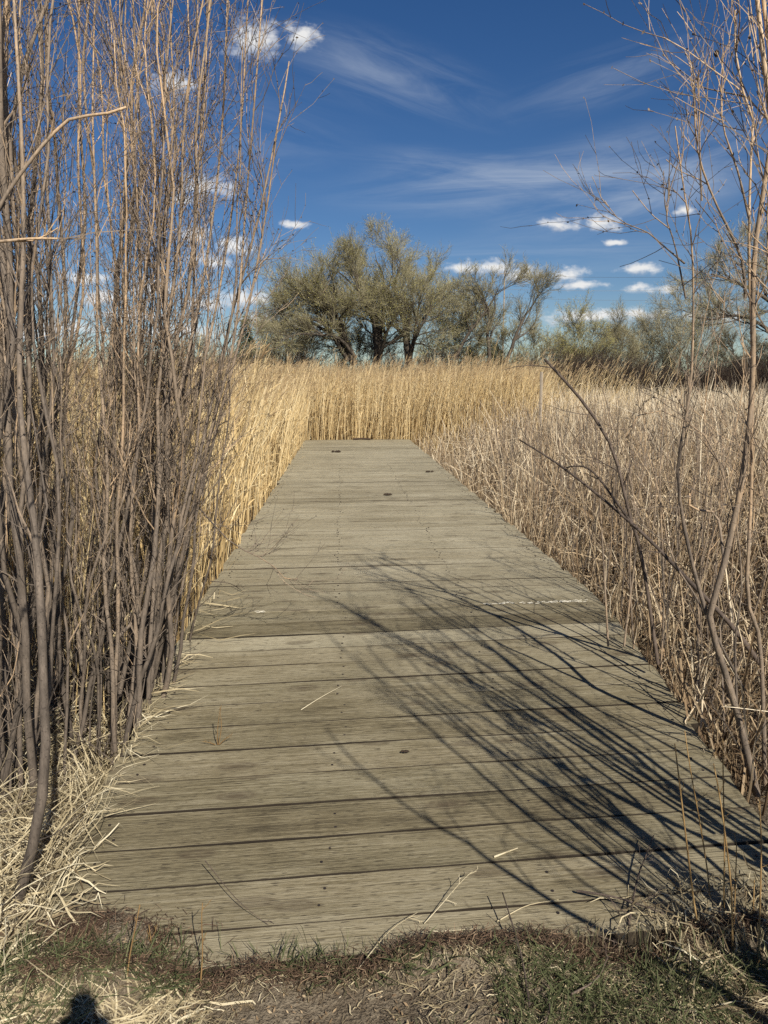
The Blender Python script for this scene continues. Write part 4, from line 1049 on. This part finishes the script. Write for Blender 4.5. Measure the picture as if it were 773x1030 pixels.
cumulus = [(565, 225, 22, 7), (606, 224, 20, 8), (620, 243, 11, 4), (645, 271, 24, 6), (646, 290, 20, 5), (500, 270, 22, 9), (466, 268, 20, 7), (524, 276, 26, 10), (570, 277, 20, 9),
           (582, 287, 26, 5), (600, 318, 62, 9), (640, 316, 40, 7), (304, 37, 20, 14), (255, 42, 28, 22), (176, 86, 26, 12), (206, 189, 34, 13), (180, 200, 16, 8), (196, 238, 18, 12), (236, 248, 24, 11), (258, 300, 22, 9), (262, 322, 30, 8), (297, 228, 14, 5),
           (205, 305, 26, 9), (150, 290, 30, 10), (20, 300, 34, 10), (85, 280, 26, 8), (60, 330, 50, 7), (690, 212, 12, 5), (670, 290, 14, 4), (720, 318, 40, 7), (130, 318, 40, 8), (30, 335, 60, 8), (180, 335, 60, 8), (240, 300, 26, 12), (215, 262, 22, 9), (100, 300, 30, 10), (300, 330, 40, 8)]
wn = N(nt, 'TexNoise'); wn.inputs['Scale'].default_value = 26; wn.inputs['Detail'].default_value = 5; nt.links.new(V, wn.inputs['Vector'])
def vm(op, a, b=None, c=None):
    n = nt.nodes.new('ShaderNodeVectorMath'); n.operation = op
    for i, x in enumerate((a, b, c)):
        if x is None: continue
        if hasattr(x, 'is_linked'): nt.links.new(x, n.inputs[i])
        else: n.inputs[i].default_value = x
    return n
def field(vec):
    acc = None
    for (px, py, rx, ry) in cumulus:
        cx, cz = cloudpos(px, py); ix, iz = F_PX/rx, F_PX/ry
        d = vm('LENGTH', vm('MULTIPLY_ADD', vec, (ix, iz, 0), (-cx*ix, -cz*iz, 0)).outputs[0]).outputs['Value']
        acc = d if acc is None else mth(nt, 'MINIMUM', acc, d)
    return acc
warp = vm('MULTIPLY', vm('SUBTRACT', wn.outputs['Color'], (.5, .5, .5)).outputs[0], (.022, .014, 0)).outputs[0]
Vw = vm('ADD', V, warp).outputs[0]
n1 = noise(nt, vm('MULTIPLY', V, (1, 1.6, 1)).outputs[0], 55, 6, .6)
def dens(vec): return mth(nt, 'ADD', mth(nt, 'SUBTRACT', 1.0, field(vec)), mth(nt, 'MULTIPLY', mth(nt, 'SUBTRACT', n1, .5), 2.3))
d0 = dens(Vw); d1 = dens(vm('ADD', Vw, (.002, .009, 0)).outputs[0])
mask = N(nt, 'MapRange', interpolation_type='SMOOTHSTEP'); nt.links.new(d0, mask.inputs[0]); mask.inputs[1].default_value = -.15; mask.inputs[2].default_value = 1.0
lit = N(nt, 'MapRange'); nt.links.new(mth(nt, 'SUBTRACT', d0, d1), lit.inputs[0]); lit.inputs[1].default_value = -.7; lit.inputs[2].default_value = .35
# thin high cirrus, combed out in streaks
def cirrus(px, py, rx, ry, rot, sx, sy, amt, seed):
    sx *= .75; sy *= .62
    cx, cz = cloudpos(px, py)
    mp = N(nt, 'Mapping', vector_type='TEXTURE'); mp.inputs['Location'].default_value = (cx, cz, 0); mp.inputs['Rotation'].default_value = (0, 0, rot); mp.inputs['Scale'].default_value = (rx/F_PX, ry/F_PX, 1)
    nt.links.new(V, mp.inputs[0])
    l = vm('LENGTH', mp.outputs[0]).outputs['Value']; e = N(nt, 'MapRange', interpolation_type='SMOOTHSTEP'); nt.links.new(l, e.inputs[0]); e.inputs[1].default_value = 1.0; e.inputs[2].default_value = .0
    q = vm('MULTIPLY_ADD', mp.outputs[0], (sx, sy, 1), (seed, seed*.7, 0)).outputs[0]
    t = N(nt, 'TexNoise'); t.inputs['Scale'].default_value = 1; t.inputs['Detail'].default_value = 7; t.inputs['Roughness'].default_value = .63; t.inputs['Distortion'].default_value = .7; nt.links.new(q, t.inputs['Vector'])
    r = N(nt, 'MapRange', interpolation_type='SMOOTHSTEP'); nt.links.new(t.outputs[0], r.inputs[0]); r.inputs[1].default_value = .31; r.inputs[2].default_value = .84
    return mth(nt, 'MULTIPLY', mth(nt, 'MULTIPLY', e.outputs[0], r.outputs[0]), amt)
ci = None
for args in [(560, 182, 270, 40, .06, 1.6, 2.6, .8, 3), (640, 180, 190, 62, .2, 1.5, 3.4, .85, 9), (490, 175, 160, 26, -.12, 1.4, 2.4, .45, 14), (390, 75, 150, 45, -.3, 1.4, 3.2, .42, 21), (620, 75, 150, 34, .3, 1.5, 3, .3, 31), (560, 255, 240, 30, .03, 1.5, 3, .3, 40), (210, 120, 200, 70, -.2, 2, 4, .25, 51)]:
    a = cirrus(*args); ci = a if ci is None else mth(nt, 'ADD', ci, mth(nt, 'MULTIPLY', a, mth(nt, 'SUBTRACT', 1.0, ci)))
skyc = N(nt, 'VectorMath', operation='SCALE'); nt.links.new(sky.outputs[0], skyc.inputs[0]); skyc.inputs['Scale'].default_value = 1.0
hsv = N(nt, 'HueSaturation'); nt.links.new(sky.outputs[0], hsv.inputs['Color']); hsv.inputs['Hue'].default_value = .509; hsv.inputs['Saturation'].default_value = 1.30; hsv.inputs['Value'].default_value = 1.02
CW = .60/SKY
c1 = mixc(nt, ci, hsv.outputs[0], (CW*.62, CW*.70, CW*.82))
cc = mixc(nt, lit.outputs[0], (CW*.55, CW*.60, CW*.70), (CW*1.08, CW*1.07, CW*1.05))
c2 = mixc(nt, mth(nt, 'MULTIPLY', mask.outputs[0], .93), c1, cc)
front = mth(nt, 'GREATER_THAN', sep.outputs[1], .05)
fin = mixc(nt, front, hsv.outputs[0], c2)
nt.links.new(fin, bg.inputs['Color']); bg.inputs['Strength'].default_value = SKY

sl = bpy.data.lights.new('sun', 'SUN'); sl.energy = 4.8; sl.angle = math.radians(.53); sl.color = (1, .94, .83)
so = bpy.data.objects.new('sun', sl); COL.objects.link(so); so.location = (4, -6, 12)
so.rotation_euler = Vector(LD).to_track_quat('-Z', 'Y').to_euler()

cam = bpy.data.cameras.new('camera'); co = bpy.data.objects.new('camera', cam); COL.objects.link(co)
co.location = (0, 0, CH); co.rotation_euler = (PI/2-PITCH, 0, 0)
cam.sensor_fit = 'VERTICAL'; cam.sensor_height = 24; cam.lens = 24*F_PX/1030
cam.clip_start = .02; cam.clip_end = 6000
scene.camera = co
scene.view_settings.view_transform = 'Standard'; scene.view_settings.look = 'None'
scene.view_settings.exposure = .45; scene.view_settings.gamma = 1; scene.view_settings.use_curve_mapping = False
scene.render.engine = 'CYCLES'
cy = scene.cycles; cy.use_denoising = False; cy.max_bounces = 6; cy.diffuse_bounces = 3; cy.transmission_bounces = 3; cy.glossy_bounces = 2
